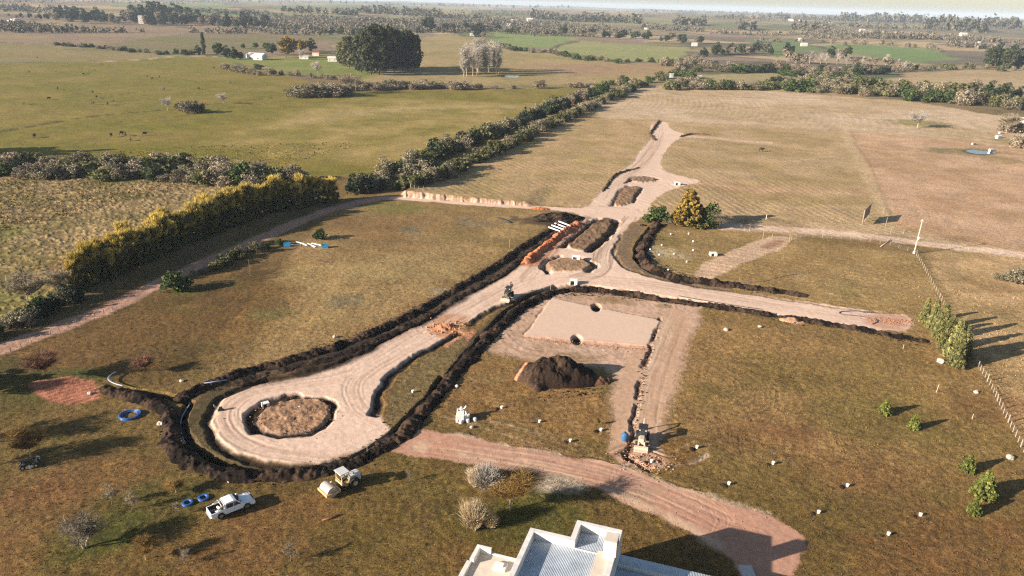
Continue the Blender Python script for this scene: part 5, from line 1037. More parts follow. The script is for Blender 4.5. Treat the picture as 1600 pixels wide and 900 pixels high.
# ------------------------------------------------------------------ the house at the bottom of the picture
WHITE = mat('white_render', (.55, .53, .50), rough=.8, var=.16, sc=1.0); CREAM = mat('cream_render', (.50, .43, .35), rough=.85, var=.1, sc=1.0)
GLASS = mat('dark_glass', (.02, .025, .03), rough=.08, var=.02, spec=.6)
def sheet_mat():
    m = mat('zinc_sheet', (.38, .43, .48), rough=.5, metal=.15, var=.22, sc=.9, spec=.4); nt = m.node_tree; N = nt.nodes; L = nt.links
    w = N.new('ShaderNodeTexWave'); w.wave_type = 'BANDS'; w.bands_direction = 'X'; w.inputs['Scale'].default_value = 2.0; w.inputs['Distortion'].default_value = 0
    L.new(N['Texture Coordinate'].outputs['Object'], w.inputs['Vector']); bp = N.new('ShaderNodeBump'); bp.inputs['Strength'].default_value = .9; bp.inputs['Distance'].default_value = .03
    src = N['Principled BSDF'].inputs['Base Color'].links[0].from_socket; mr = N.new('ShaderNodeMapRange'); mr.inputs[3].default_value = .72; mr.inputs[4].default_value = 1.15; L.new(w.outputs[0], mr.inputs[0]); v2 = N.new('ShaderNodeVectorMath'); v2.operation = 'SCALE'; L.new(src, v2.inputs[0]); L.new(mr.outputs[0], v2.inputs['Scale']); L.new(v2.outputs[0], N['Principled BSDF'].inputs['Base Color'])
    L.new(w.outputs[0], bp.inputs['Height']); L.new(bp.outputs[0], N['Principled BSDF'].inputs['Normal']); return m
ZINC = sheet_mat()
hA = g0(829, 824, 7.0); HZ = 7.0
house = empty('house', (hA[0], hA[1], 0), math.radians(-17.5), 'white two-storey house with parapets and grey metal roofs at the bottom edge', 'house')
b = MB()                                                # walls: main block and its back extension
b.box(0, 9.2, -14, 0, -.3, 6.0); b.box(4.34, 9.2, 0.0, 2.86, -.3, 5.996)
b.build('wall', WHITE, house)
b = MB(); w_ = .55
b.box(0, w_, -14, 0, 5.98, HZ); b.box(w_, 4.34+w_, -w_, 0, 5.98, HZ+.002); b.box(4.34, 4.34+w_, 0, 2.86, 5.98, HZ); b.box(4.34+w_, 9.2, 2.86-w_, 2.86, 5.98, HZ+.002)
b.box(9.2-w_, 9.2, -4.4, 2.86-w_, 5.98, HZ); b.box(8.1, 9.25, -14, -4.4, 5.98, HZ+.05)
b.build('parapet', WHITE, house, bevel=.03)
MB().box(w_, 7.75, -13.8, -w_, 6.0, 6.12).box(4.34+w_, 7.75, -w_+.01, 2.86-w_, 6.0, 6.115).build('roof', ZINC, house)
r_ = MB().box(7.3, 8.64, -4.4, -.6, 6.0, 6.62).build('roof_slab', CREAM, house, bevel=.02)
tip = np.array(at(1260, 851)[:2]); zt = 8.75; tk = tip-zt/math.tan(SUN_EL)*np.array([math.cos(SHADOW_AZ), math.sin(SHADOW_AZ)])
_c, _s = math.cos(math.radians(17.5)), math.sin(math.radians(17.5)); _dx, _dy = tk-np.array(hA); cu, cv = _c*_dx-_s*_dy, _s*_dx+_c*_dy
ch = MB().box(cu-1.0, cu+.3, cv-.75, cv+.75, 6.0, zt).build('chimney', CREAM, house, bevel=.04); MB().box(cu-1.03, cu+.32, cv-.35, cv+.35, zt-.62, zt-.35).build('flue_slot', mat('slot_shade', (.03, .02, .015), rough=.9), ch)  # near-black box proud of the chimney, painting the shade inside the slot
MB().box(4.95, 7.7, -.62, -.5, 6.12, 6.2).build('gutter', WHITE, house)
# lower left wing with terrace
b = MB(); b.box(-5.2, -.004, -14, -1.3, -.3, 3.55); b.build('wing_wall', WHITE, house)
b = MB(); b.box(-5.45, -5.0, -3.5, -1.2, 3.5, 4.25); b.box(-5.0, -3.8, -1.65, -1.2, 3.5, 4.252); b.box(-5.75, -5.25, -14, -3.5, 3.5, 3.95); b.box(-3.8, -.01, -1.55, -1.28, 3.5, 3.7); b.build('wing_parapet', WHITE, house, bevel=.03)
MB().box(-5.2, -.01, -14, -1.56, 3.55, 3.60).build('terrace', CREAM, house)
MB().box(-2.9, -1.6, -3.6, -2.5, 3.6, 3.9).box(-2.7, -1.9, -3.3, -2.7, 3.9, 4.05).build('terrace_ledge', WHITE, house, bevel=.03)
# lower right wing: two metal roofs stepping down
MB().box(9.204, 23, -3.5, 2.8, -.3, 3.6).build('wing_wall', WHITE, house)
for nm, y0, y1, z0, z1 in (('wing_roof', 1.2, 2.95, 3.98, 3.75), ('wing_roof', -6.0, .95, 3.55, 3.75)):
    MB().add([(9.21, y0, z0), (23.3, y0, z0), (23.3, y1, z1), (9.21, y1, z1), (9.21, y0, z0-.1), (23.3, y0, z0-.1), (23.3, y1, z1-.1), (9.21, y1, z1-.1)], [(0, 1, 2, 3), (7, 6, 5, 4), (0, 4, 5, 1), (1, 5, 6, 2), (2, 6, 7, 3), (3, 7, 4, 0)]).build(nm, ZINC, house)
MB().box(9.21, 23.3, .98, 1.18, 3.5, 4.06).build('wing_parapet', WHITE, house, bevel=.02)
MB().box(14.6, 15.4, -2.0, -1.2, 3.6, 4.7).build('chimney', CREAM, house, bevel=.03)
for x_ in (.9, 3.0): f_ = MB().box(x_, x_+1.3, -.02, .06, 3.9, 5.2).build('window_frame', WHITE, house); MB().box(x_+.08, x_+1.22, .055, .07, 3.98, 5.12).build('pane', GLASS, f_)
for x_ in (11, 14, 17): f_ = MB().box(x_, x_+1.5, 2.78, 2.86, .9, 2.3).build('window_frame', WHITE, house); MB().box(x_+.08, x_+1.42, 2.855, 2.87, .98, 2.22).build('pane', GLASS, f_)
x, y, z = at(1167, 897); MB().box(-.7, .7, -.8, .9, -.1, .45).build('concrete_slab', mat('concrete', (.42, .40, .38), rough=.9, var=.12), None, bevel=.03).location = (x, y, z); tag(bpy.data.objects['concrete_slab'], 'grey concrete block in the house shadow on the lower dirt road', 'concrete block')

# ------------------------------------------------------------------ pickup
def wheel(t, name, x, y, r, w, rim, rad=.62):
    o = MB().cyl((x, y-w/2, r), (x, y+w/2, r), r, n=24).build('wheel', mat('tyre_rubber', (.022, .021, .020), rough=.85, var=.3), t, bevel=.025)
    MB().cyl((x, y-w/2-.012, r), (x, y+w/2+.012, r), r*rad, n=16).build('rim', rim, o, bevel=.01); return o
def pickup():
    c = at(362, 797); hd = ang((334, 806), (398, 781)); t = empty('pickup_truck', c, hd, 'white double-cab pickup truck parked on the lawn with an open load bed', 'pickup truck')
    P = mat('white_paint', (.70, .72, .74), rough=.22, var=.02, spec=.55); DK = mat('black_trim', (.02, .02, .022), rough=.5); AL = mat('alloy', (.35, .35, .36), rough=.35, metal=.8)
    # body side outline with wheel arches (x forward), extruded across
    def arch(cx, r=.48, n=9): return [(cx-r*math.cos(math.pi*k/(n-1)), .42+r*math.sin(math.pi*k/(n-1))) for k in range(n)]
    prof = [(-2.6, .50), (-2.6, .62)]+[(-2.6, 1.10), (-1.0, 1.12), (-.98, 1.13), (1.05, 1.12), (1.9, 1.08), (2.35, .98), (2.58, .80), (2.62, .50)]
    low = [(2.5, .38)]+list(reversed(arch(1.62)))+list(reversed(arch(-1.52)))+[(-2.5, .42)]
    side = prof+low
    b = MB(); cab = [q for q in side]; W_ = .95
    b.prism(cab, -W_, -W_+.10); b.prism(cab, W_-.10, W_)
    inner = [(-1.0, .45), (-1.0, 1.11), (1.05, 1.11), (1.9, 1.07), (2.35, .97), (2.57, .80), (2.60, .52), (2.2, .42)]
    b.prism(inner, -W_+.098, W_-.098); b.box(-2.58, -1.0, -W_+.1, W_-.1, .45, .62)
    b.build('body', P, t, bevel=.022)
    # cab: greenhouse narrower at the top
    b = MB(); zs = [(-1.02, 1.10, .93), (-.92, 1.62, .80), (-.80, 1.76, .74), (.15, 1.80, .74), (.45, 1.72, .76), (1.12, 1.10, .91)]
    v = [(x, -y, z) for x, z, y in zs]+[(x, y, z) for x, z, y in zs]; n = len(zs)
    b.add(v, [tuple(range(n)), tuple(range(2*n-1, n-1, -1))]+[(k, k+n, (k+1) % n+n, (k+1) % n) for k in range(n)]); cabo = b.build('cab', P, t, bevel=.02)
    for sgn in (-1, 1):                                 # side windows
        for x0, x1, a0, a1 in ((-.82, .02, -.78, .02), (.08, .92, .08, .42)):
            MB().add([(x0, sgn*.938, 1.15), (x1, sgn*.925, 1.15), (a1, sgn*.795, 1.62), (a0, sgn*.795, 1.62), (x0, sgn*.90, 1.15), (x1, sgn*.89, 1.15), (a1, sgn*.76, 1.62), (a0, sgn*.76, 1.62)], [(0, 1, 2, 3), (7, 6, 5, 4), (0, 4, 5, 1), (1, 5, 6, 2), (2, 6, 7, 3), (3, 7, 4, 0)]).build('side_window', GLASS, t)
        MB().box(.95, 1.1, sgn*1.02-.11, sgn*1.02+.11, 1.12, 1.32).build('mirror', P, t, bevel=.02)
        MB().box(-2.63, -2.50, sgn*.87-.07, sgn*.87+.07, .80, 1.06).build('tail_light', mat('red_lens', (.30, .02, .02), rough=.25), t, bevel=.01)
        MB().box(2.36, 2.58, sgn*.74-.17, sgn*.74+.17, .76, .93).build('headlight', mat('clear_lens', (.55, .57, .6), rough=.1), t, bevel=.02)
        MB().box(-.9, .95, sgn*.98-.05, sgn*.98+.05, .36, .42).build('side_step', DK, t)
    MB().add([(1.09, -.80, 1.14), (1.09, .80, 1.14), (.50, .68, 1.70), (.50, -.68, 1.70), (1.15, -.82, 1.14), (1.15, .82, 1.14), (.55, .70, 1.72), (.55, -.70, 1.72)], [(0, 1, 2, 3), (7, 6, 5, 4), (0, 4, 5, 1), (1, 5, 6, 2), (2, 6, 7, 3), (3, 7, 4, 0)]).build('windscreen', GLASS, t)
    MB().add([(-1.03, -.74, 1.18), (-1.03, .74, 1.18), (-.945, .70, 1.6), (-.945, -.70, 1.6), (-1.06, -.74, 1.18), (-1.06, .74, 1.18), (-.975, .70, 1.6), (-.975, -.70, 1.6)], [(0, 1, 2, 3), (7, 6, 5, 4), (0, 4, 5, 1), (1, 5, 6, 2), (2, 6, 7, 3), (3, 7, 4, 0)]).build('rear_window', GLASS, t)
    MB().box(-2.50, -1.02, -.84, .84, .62, .65).box(-2.5, -1.02, -.85, -.82, .65, 1.09).box(-2.5, -1.02, .82, .85, .65, 1.09).box(-1.04, -1.01, -.82, .82, .65, 1.09).build('bed_liner', DK, t)
    tg = MB().box(-2.62, -2.54, -.84, .84, .52, 1.10).build('tailgate', P, t, bevel=.02); MB().box(-2.64, -2.62, -.12, .12, .92, .99).build('handle', DK, tg)
    MB().box(-2.78, -2.58, -.85, .85, .42, .56).build('rear_bumper', mat('chrome', (.5, .48, .46), rough=.3, metal=.7), t, bevel=.03); MB().box(2.48, 2.68, -.88, .88, .36, .62).build('front_bumper', P, t, bevel=.06); MB().box(2.55, 2.64, -.5, .5, .66, .86).build('grille', DK, t, bevel=.01)
    b = MB()
    for off in (-1.15, -1.45): b.tube([(off, -.82, 1.1), (off+.12, -.76, 1.55), (off+.15, -.68, 1.68), (off+.15, .68, 1.68), (off+.12, .76, 1.55), (off, .82, 1.1)], .045, 8)
    for sgn in (-1, 1): b.tube([(-1.3, sgn*.72, 1.62), (-1.75, sgn*.80, 1.3), (-2.0, sgn*.84, 1.12)], .035, 6)
    b.build('roll_bar', mat('steel_bar', (.62, .60, .56), rough=.3, metal=.5), t, smooth_=True)
    for x_, y_ in ((1.62, -.84), (1.62, .84), (-1.52, -.84), (-1.52, .84)): wheel(t, 'w', x_, y_, .39, .25, AL)
    R_ = Matrix.Rotation(hd, 4, 'Z')
    def on(x_, y_, z_): return Vector(c)+(R_ @ Vector((x_, y_, z_)))
    o = MB().cyl((0, -.3, .17), (0, .3, .17), .16, n=14).build('rolled_sack', mat('sack_white', (.6, .58, .54), rough=.8), None, bevel=.04); o.location = on(-1.35, .25, .66); o.rotation_euler = (0, 0, hd+.3); tag(o, 'white rolled sack lying in the bed of the pickup', 'sack')
    o = MB().box(-.22, .22, -.3, .3, 0, .3, ch=.06).build('cargo_box', mat('cargo_grey', (.42, .41, .40), rough=.7), None); o.location = on(-1.7, -.45, .66); o.rotation_euler = (0, 0, hd+.5); tag(o, 'light grey box in the bed of the pickup', 'box')
    o = MB().box(-.3, .3, -.18, .18, 0, .22, ch=.05).build('tool_case', mat('tool_case', (.10, .10, .11), rough=.6), None); o.location = on(-2.15, .2, .66); o.rotation_euler = (0, 0, hd-.3); tag(o, 'dark tool case near the tailgate inside the pickup bed', 'tool case')
pickup()

# ------------------------------------------------------------------ machines
YL = mat('yellow_machine_paint', (.46, .33, .16), rough=.5, var=.15, sc=2); DUST = mat('dusty_steel', (.44, .36, .27), rough=.7, var=.2, sc=2); BLK = mat('black_machine', (.025, .024, .024), rough=.6, var=.3); PLM = mat('pale_grey_machine', (.46, .45, .43), rough=.5, var=.08)
GLS = GLASS
def roller():
    c = at(532, 764); hd = ang((556, 752), (510, 773)); t = empty('road_roller', c, hd, 'yellow single-drum road roller with a pale canopy standing beside the soil ridge', 'road roller', sc=.93)
    MB().cyl((1.75, -1.02, .78), (1.75, 1.02, .78), .78, n=36).build('drum', mat('drum_steel', (.50, .42, .36), rough=.45, metal=.3, var=.12), t, smooth_=False)
    fr = MB(); fr.box(2.55, 2.75, -1.22, 1.22, .5, .86); fr.box(.72, 2.56, -1.24, -1.08, .5, .84); fr.box(.72, 2.56, 1.08, 1.24, .5, .84); fr.box(.62, .86, -1.24, 1.24, .5, .98); fr.build('drum_frame', YL, t, bevel=.03)
    MB().box(.15, .65, -.3, .3, .45, .9).build('articulation', BLK, t, bevel=.03)
    MB().box(-1.0, .2, -.85, .85, .95, 1.12).box(-.1, .2, -.85, .85, 1.12, 1.3).build('platform', YL, t, bevel=.02)
    b = MB()
    for s in (-1, 1):
        b.tube([(.15, s*.78, 1.1), (.1, s*.78, 1.9), (-.25, s*.78, 2.05), (-.9, s*.78, 1.9), (-.98, s*.78, 1.15)], .045, 6); b.tube([(.12, s*.78, 1.5), (-.95, s*.78, 1.5)], .03, 6)
    b.tube([(.14, -.78, 1.6), (.14, .78, 1.6)], .035, 6); b.build('hand_rail', YL, t)
    MB().box(-.75, -.25, -.28, .28, 1.12, 1.5, ch=.05).box(-.82, -.70, -.26, .26, 1.4, 1.95, ch=.04).build('seat', BLK, t)
    MB().box(-.1, .08, -.18, .18, 1.12, 1.75, ch=.03).build('console', BLK, t); MB().tube([(-.05, 0, 1.7), (-.2, 0, 1.9)], .03).build('steering_column', BLK, t)
    for x_, y_ in ((.1, -.72), (.1, .72), (-.95, -.72), (-.95, .72)): MB().box(x_-.045, x_+.045, y_-.045, y_+.045, 1.1, 2.72).build('canopy_post', YL, t)
    MB().box(-1.1, .35, -.86, .86, 2.72, 2.80, ch=.03).build('canopy', PLM, t)
    MB().box(-2.95, -1.0, -.72, .72, .75, 1.72, ch=.14, tx=.0, ty=.08).build('engine_hood', PLM, t); MB().box(-3.05, -2.95, -.6, .6, .8, 1.45).build('radiator_grille', BLK, t, bevel=.02)
    MB().box(-2.8, -.4, -.55, .55, .45, .8).build('chassis', YL, t, bevel=.03); MB().cyl((-1.9, .35, 1.7), (-1.9, .35, 2.15), .05, n=8).build('exhaust', BLK, t)
    for s in (-1, 1): wheel(t, 'w', -1.7, s*.95, .78, .52, YL, .45)
    for s in (-1, 1): MB().box(.16, .24, s*.55-.09, s*.55+.09, 2.5, 2.66).build('work_light', mat('clear_lens', (.55, .57, .6), rough=.1), t)
roller()
def backhoe(px, py, hd, label, body, raised=True, nm='backhoe_loader'):
    c = at(px, py); t = empty(nm, c, hd, label, 'backhoe loader', sc=.85)
    MB().box(-1.2, 1.9, -.42, .42, .62, 1.05).build('chassis', body, t, bevel=.03); MB().box(.55, 2.0, -.42, .42, 1.05, 1.62, ch=.10).build('engine_hood', body, t)
    for x_, y_, r in ((1.55, -.86, .42), (1.55, .86, .42), (-.65, -.88, .68), (-.65, .88, .68)): wheel(t, 'w', x_, y_, r, .36 if r < .5 else .46, body, .5)
    for s in (-1, 1): MB().box(-1.2, -.1, s*.88-.26, s*.88+.26, 1.40, 1.46).build('fender', BLK, t, bevel=.02)
    MB().box(-1.15, .45, -.62, .62, 1.05, 1.25).build('cab_floor', BLK, t)
    for x_ in (-1.12, -.3, .46):
        for s in (-1, 1): MB().box(x_-.05, x_+.05, s*.62-.05, s*.62+.05, 1.2, 2.62).build('cab_post', BLK, t)
    MB().box(-1.3, .6, -.76, .76, 2.62, 2.76, ch=.05).build('cab_roof', BLK, t)
    MB().box(.455, .475, -.56, .56, 1.3, 2.6).build('windscreen', GLS, t)
    MB().box(-.75, -.25, -.25, .25, 1.25, 1.6, ch=.05).box(-.82, -.7, -.25, .25, 1.6, 2.05, ch=.04).build('seat', BLK, t)
    for s in (-1, 1): MB().tube([(.6, s*.5, 1.35), (1.9, s*.5, 1.1), (2.65, s*.5, .45)], .09, 6).build('loader_arm', body, t)
    MB().prism([(2.55, .10), (3.45, .02), (3.45, .07), (2.75, .20), (2.68, .45), (2.85, .85), (2.78, .87), (2.55, .45)], -1.15, 1.15).build('front_bucket', DUST, t, bevel=.01)
    sw = MB().box(-1.65, -1.2, -.3, .3, .5, 1.15).build('swing_post', BLK, t, bevel=.03)
    if raised: pts = [(-1.5, 0, 1.0), (-2.0, 0, 2.3), (-1.7, 0, 3.6)]; dip = [(-1.7, 0, 3.6), (-2.7, 0, 3.2), (-3.1, 0, 2.4)]
    else: pts = [(-1.5, 0, .9), (-2.5, 0, 2.3), (-3.3, 0, 2.5)]; dip = [(-3.3, 0, 2.5), (-3.9, 0, 1.4), (-4.0, 0, .5)]
    MB().tube(pts, .16, 6, .11).build('boom', body, t); MB().tube(dip, .11, 6, .09).build('dipper', body, t)
    e = dip[-1]; MB().prism([(e[0]-.1, e[2]+.1), (e[0]+.25, e[2]-.05), (e[0]+.3, e[2]-.4), (e[0]-.1, e[2]-.6), (e[0]-.4, e[2]-.5), (e[0]-.1, e[2]-.4), (e[0]+.1, e[2]-.25)], -.3, .3).build('digging_bucket', BLK, t, bevel=.01)
    for s in (-1, 1): MB().tube([(-1.45, s*.35, .9), (-1.5, s*.9, .55), (-1.55, s*1.05, .05)], .07, 6).build('stabiliser', BLK, t)
    for s in (-1, 1): MB().box(.56, .66, s*.5-.1, s*.5+.1, 2.45, 2.6).build('work_light', mat('clear_lens', (.55, .57, .6), rough=.1), t)
backhoe(794, 465, ang((796, 455), (786, 467)), 'dark backhoe loader on the main dirt road with its boom raised behind', mat('worn_olive_paint', (.13, .11, .06), rough=.6, var=.3))
backhoe(1003, 690, ang((1004, 670), (999, 706)), 'black-cabbed backhoe loader straddling the trench track beside the blue tank', DUST, False)
def quad():
    c = at(47, 729); hd = ang((32, 731), (64, 724)); t = empty('quad_bike', c, hd, 'black quad bike with pale lights parked on the dark lawn at the left', 'quad bike'); B = BLK
    MB().box(-.75, .8, -.25, .25, .4, .75, ch=.06).build('body', B, t); MB().box(-.6, .15, -.18, .18, .75, .9, ch=.05).build('seat', mat('seat_black', (.015, .015, .016), rough=.5), t)
    for x_ in (-.75, .75):
        for s in (-1, 1): wheel(t, 'w', x_, s*.52, .33, .28, PLM, .45); MB().box(x_-.38, x_+.38, s*.52-.17, s*.52+.17, .70, .76, ch=.03).build('fender', B, t)
    for x_ in (-.8, .8):
        r = MB()
        for k in (-.3, -.1, .1, .3): r.tube([(x_-.3, k, .9), (x_+.3, k, .9)], .018, 5)
        r.tube([(x_-.3, -.32, .9), (x_-.3, .32, .9)], .02, 5); r.tube([(x_+.3, -.32, .9), (x_+.3, .32, .9)], .02, 5); r.build('rack', B, t)
    MB().tube([(.35, 0, .8), (.25, 0, 1.1)], .03).tube([(.2, -.4, 1.12), (.27, -.15, 1.1), (.27, .15, 1.1), (.2, .4, 1.12)], .022).build('handlebar', B, t)
    for s in (-1, 1): MB().box(.78, .88, s*.2-.08, s*.2+.08, .72, .86).build('headlight', mat('clear_lens', (.55, .57, .6), rough=.1), t)
    for px, py, lb in ((34, 727, 'white canister left of the quad bike'), (47, 732, 'white canister in front of the quad bike'), (60, 717, 'white canister strapped behind the quad bike')):
        o = MB().box(-.16, .16, -.12, .12, 0, .42, ch=.04).build('canister', mat('white_plastic', (.72, .72, .70), rough=.4, var=.05), None); MB().cyl((.05, 0, .42), (.05, 0, .48), .04, n=8).build('cap', BLK, o); o.location = at(px, py); tag(o, lb, 'canister')
quad()

# ------------------------------------------------------------------ pipes, coils, tanks, drains, stakes
BLUE = mat('blue_hose', (.025, .09, .28), rough=.35, var=.1, spec=.5); PALEB = mat('pale_blue_pipe', (.26, .30, .40), rough=.4, var=.05); WHP = mat('white_pipe', (.66, .65, .62), rough=.4, var=.04)
def coil(px, py, r, n, tr, label, tail=None, wall=.35):
    x, y, z = at(px, py); rs = random.Random(px); P = []
    for k in range(n*20):
        a = 2*math.pi*k/20; j = k/(n*20.); rr_ = r*(1-wall*((k//20) % 4)/4)*(1+.03*math.sin(3*a+k//20)); P.append((x+rr_*math.cos(a), y+rr_*math.sin(a), z+tr+(k//20)//4*tr*1.9+.02*math.sin(a*2)))
    if tail is not None: P += [at(*q)[:2]+(z+.06,) for q in tail]
    o = MB().tube(P, tr, 6).build('hose_coil', BLUE, None, smooth_=True); tag(o, label, 'hose coil')
coil(203, 650, 1.45, 14, .045, 'large bright blue hose coil on the left lawn', [(222, 642), (228, 648)]); coil(293, 787, .62, 12, .045, 'small blue hose coil by the bare sapling left of the pickup'); coil(318, 779, .62, 12, .045, 'small blue hose coil nearest the pickup')
def pipe(pts, r, m, label, zo=0.0, name='pipe', smo=2, sag=None):
    P = smooth(WP(pts), smo) if smo else WP(pts); o = MB().tube([(p[0], p[1], gz(p[0], p[1])+r+zo+(0 if sag is None else sag[k])) for k, p in enumerate(P)], r, 8).build(name, m, None, smooth_=True); tag(o, label, name.replace('_', ' ')); return o
pipe([(296, 630), (285, 646), (281, 660), (283, 678), (291, 694), (302, 704)], .07, PALEB, 'pale blue pipe following the ring trench left of the roundabout', -.3)
pipe([(182, 586), (172, 592), (169, 598), (178, 604), (193, 608)], .09, PALEB, 'pale pipe curling out of the trench beside the clay patch', .5)
pipe([(316, 605), (336, 602), (356, 599)], .09, PALEB, 'straight pale pipe on the soil above the ring trench', .55, smo=0)
for k, (a, b_) in enumerate([((857, 360), (875, 366.5)), ((862, 357), (881, 364)), ((867, 354), (884, 360.5)), ((873, 351), (891, 358))]):
    pipe([a, b_], .2, WHP, 'white drain pipe lying across the ridge, %s of four from the left' % ORD[k], .75, smo=0)['group'] = 'white drain pipes'
pipe([(778, 341), (798, 349)], .22, mat('black_pipe', (.025, .03, .03), rough=.5), 'thick black pipe on the grass below the cut bank', smo=0)
pipe([(1060, 463), (1110, 472), (1160, 480), (1190, 484)], .07, mat('black_pipe', (.025, .03, .03), rough=.5), 'thin black hose along the near edge of the right road arm', .08)
pipe([(1365, 488), (1330, 486), (1310, 488), (1312, 492), (1340, 494), (1366, 498), (1372, 504), (1362, 507)], .08, mat('dark_hose', (.10, .08, .10), rough=.5), 'thin dark hose looping over the end of the right road arm', .06)
pipe([(1140, 441), (1190, 442), (1215, 434), (1245, 428), (1262, 432)], .06, mat('dark_hose', (.10, .08, .10), rough=.5), 'dark hose trailing over the grass behind the right ridge', .04)
pipe([(1006, 392), (1009, 402), (1014, 407)], .07, mat('green_hose', (.05, .13, .10), rough=.5), 'short green hose on the grass beside the brown ridge', .05)
pipe([(1376, 386), (1392, 375)], .10, mat('grey_wood', (.5, .44, .36), rough=.8), 'pale fallen pole lying beside the farm track', .05, 'fallen_pole', 0)
pipe([(503, 814), (516, 811), (531, 805)], .10, mat('reddish_wood', (.20, .08, .04), rough=.8), 'reddish fallen branch on the lawn below the road roller', 0, 'fallen_branch', 0)
pipe([(352, 750), (358, 755)], .09, mat('pale_wood', (.55, .45, .33), rough=.8), 'short pale plank at the foot of the ring ridge', 0, 'plank', 0)
def stake(px, py, hp, label, lean=(0, 0), r=.04, m=None, name='wooden_stake', cat='stake', grp=None):
    x, y, z = at(px, py); h = hp*mpp(px, py)/math.cos(PITCH); o = MB().box(-r, r, -r, r, -.2, h, tx=r*.2, ty=r*.2).build(name, m or mat('stake_wood', (.42, .33, .20), rough=.8, var=.2), None); o.location = (x, y, z); o.rotation_euler = (lean[0], lean[1], .3); return tag(o, label, cat, grp)
for px, py, hp, lb in [(391, 431, 25, 'tall slender wooden stake above the lone round bush'), (421, 407, 6, 'short stake right of the tall slender one'), (325, 600, 18, 'thin stake at the edge of the long dark ridge'), (860, 455, 9, 'white-tipped stake on the ridge left of the concrete drain'), (796, 388, 14, 'thin stake in the lawn left of the orange windrow'), (574, 708, 16, 'thin stake in the trench right of the roller'),
                       (1463, 613, 13, 'leaning stake near the fence between the conifers'), (1519, 655, 9, 'small stake on the right lawn by the fence'), (1411, 545, 7, 'small stake near the end of the right road arm'), (1171, 362, 8, 'grey post beside the farm track gate'), (1233, 378, 12, 'tallest post at the farm track gate'), (1192, 372, 10, 'left gate post at the side track'), (1206, 374, 8, 'short post between the gate posts')]:
    stake(px, py, hp, lb, (0.0, .12 if px == 1463 else 0), .045)
def pot(px, py, label, s=1.0):
    x, y, z = at(px, py); r0 = empty('white_bucket', (x, y, z), rnd.uniform(0, 6), label, 'bucket', sc=s)
    MB().cyl((0, 0, 0), (0, 0, .50), .24, .30, n=16).build('pail', WHP, r0, bevel=.015); MB().cyl((0, 0, .49), (0, 0, .54), .325, n=16).build('lid', WHP, r0, bevel=.01)
pots = [(704, 593, 'beside the trench above the stones'), (645, 613, 'in the grass wedge between the road and the ridge'), (784, 638, 'right of the white casing stack'), (843, 660, 'in the lawn below the tall soil heap'), (891, 690, 'left lawn near the lower dirt road edge'), (939, 673, 'below the dark sapling by the trench track'), (1018, 722, 'on the churned clay below the backhoe'), (1089, 700, 'just right of the churned clay'), (1208, 725, 'in the middle of the right lawn'), (1139, 757, 'above the lower road on the right lawn'),
        (1324, 760, 'below the curved lawn tracks'), (1279, 802, 'nearest the end of the lower road'), (1438, 806, 'left of the three right conifers'), (1388, 836, 'lowest on the right lawn'), (1533, 776, 'beside the largest right conifer'), (1024, 361, 'on the brown ridge end beside the green bush')]
for px, py, w_ in pots: pot(px, py, 'white bucket '+w_, .7)
up = [(1048, 366), (1076, 365), (1034, 383), (1016, 390), (1053, 397), (1083, 377), (1083, 391), (1030, 398), (1073, 409), (1044, 422), (1096, 352)]
for k, (px, py) in enumerate(sorted(up)): pot(px, py+1, 'white bucket in the grass right of the brown ridge, %s from the left' % ORD[k], .75)
SOILD = A_(52, 38, 28)
def pit(px, py, k, label):                              # spoil thrown beside each planting pit
    heap(px, py, .55, .4, .22, rnd.uniform(0, 3), SOILD, A_(80, 58, 42), 'soil_pile', label, 'soil pile', 50+k, res=.09)
for k, (px, py, w_) in enumerate(pots):
    if py > 500 and k not in (1, 14): pit(px-8, py+1, k, 'small dark soil pile at the white bucket '+w_)
def rock(px, py, r, label, col=(.42, .36, .30), name='stone'):
    rs = np.random.RandomState(int(px)); bm = bmesh.new(); bmesh.ops.create_icosphere(bm, subdivisions=2, radius=r)
    for v in bm.verts: v.co *= (1+.22*rs.randn()*.6); v.co.z *= .65
    me = bpy.data.meshes.new(name); bm.to_mesh(me); bm.free(); me.materials.append(mat(name+str(col), col, rough=.85, var=.2)); o = bpy.data.objects.new(name, me); COL.objects.link(o); x, y, z = at(px, py); o.location = (x, y, z+r*.3); tag(o, label, name)
for px, py, r, lb in [(714, 604, .35, 'pale stone on the lawn beside the trench'), (737, 668, .3, 'pale stone below the white casing stack'), (251, 663, .5, 'white stone by the ring ridge on the left'), (284, 596, .35, 'reddish stone on the lawn above the ring trench'), (523, 527, .4, 'pale stone by the long left ridge'), (140, 615, .35, 'whitish stone in the clay patch'), (1470, 566, .7, 'white sack-like stone at the foot of the conifer row'), (1525, 614, .4, 'pale stone by the fence posts'), (1578, 716, .5, 'bluish stone under the fence at the right edge'), (1134, 516, .5, 'pale stone on the lawn below the right road arm'), (1187, 511, .4, 'smaller pale stone on the lawn below the right road arm'), (1115, 398, .1, 'tiny stone by the side track'), (748, 824, .2, 'white pebble before the tall pampas clump'), (895, 416, .25, 'white marker stone on the small roundabout'), (468, 636, .22, 'white marker stone on the large roundabout')]: rock(px, py, r, lb)
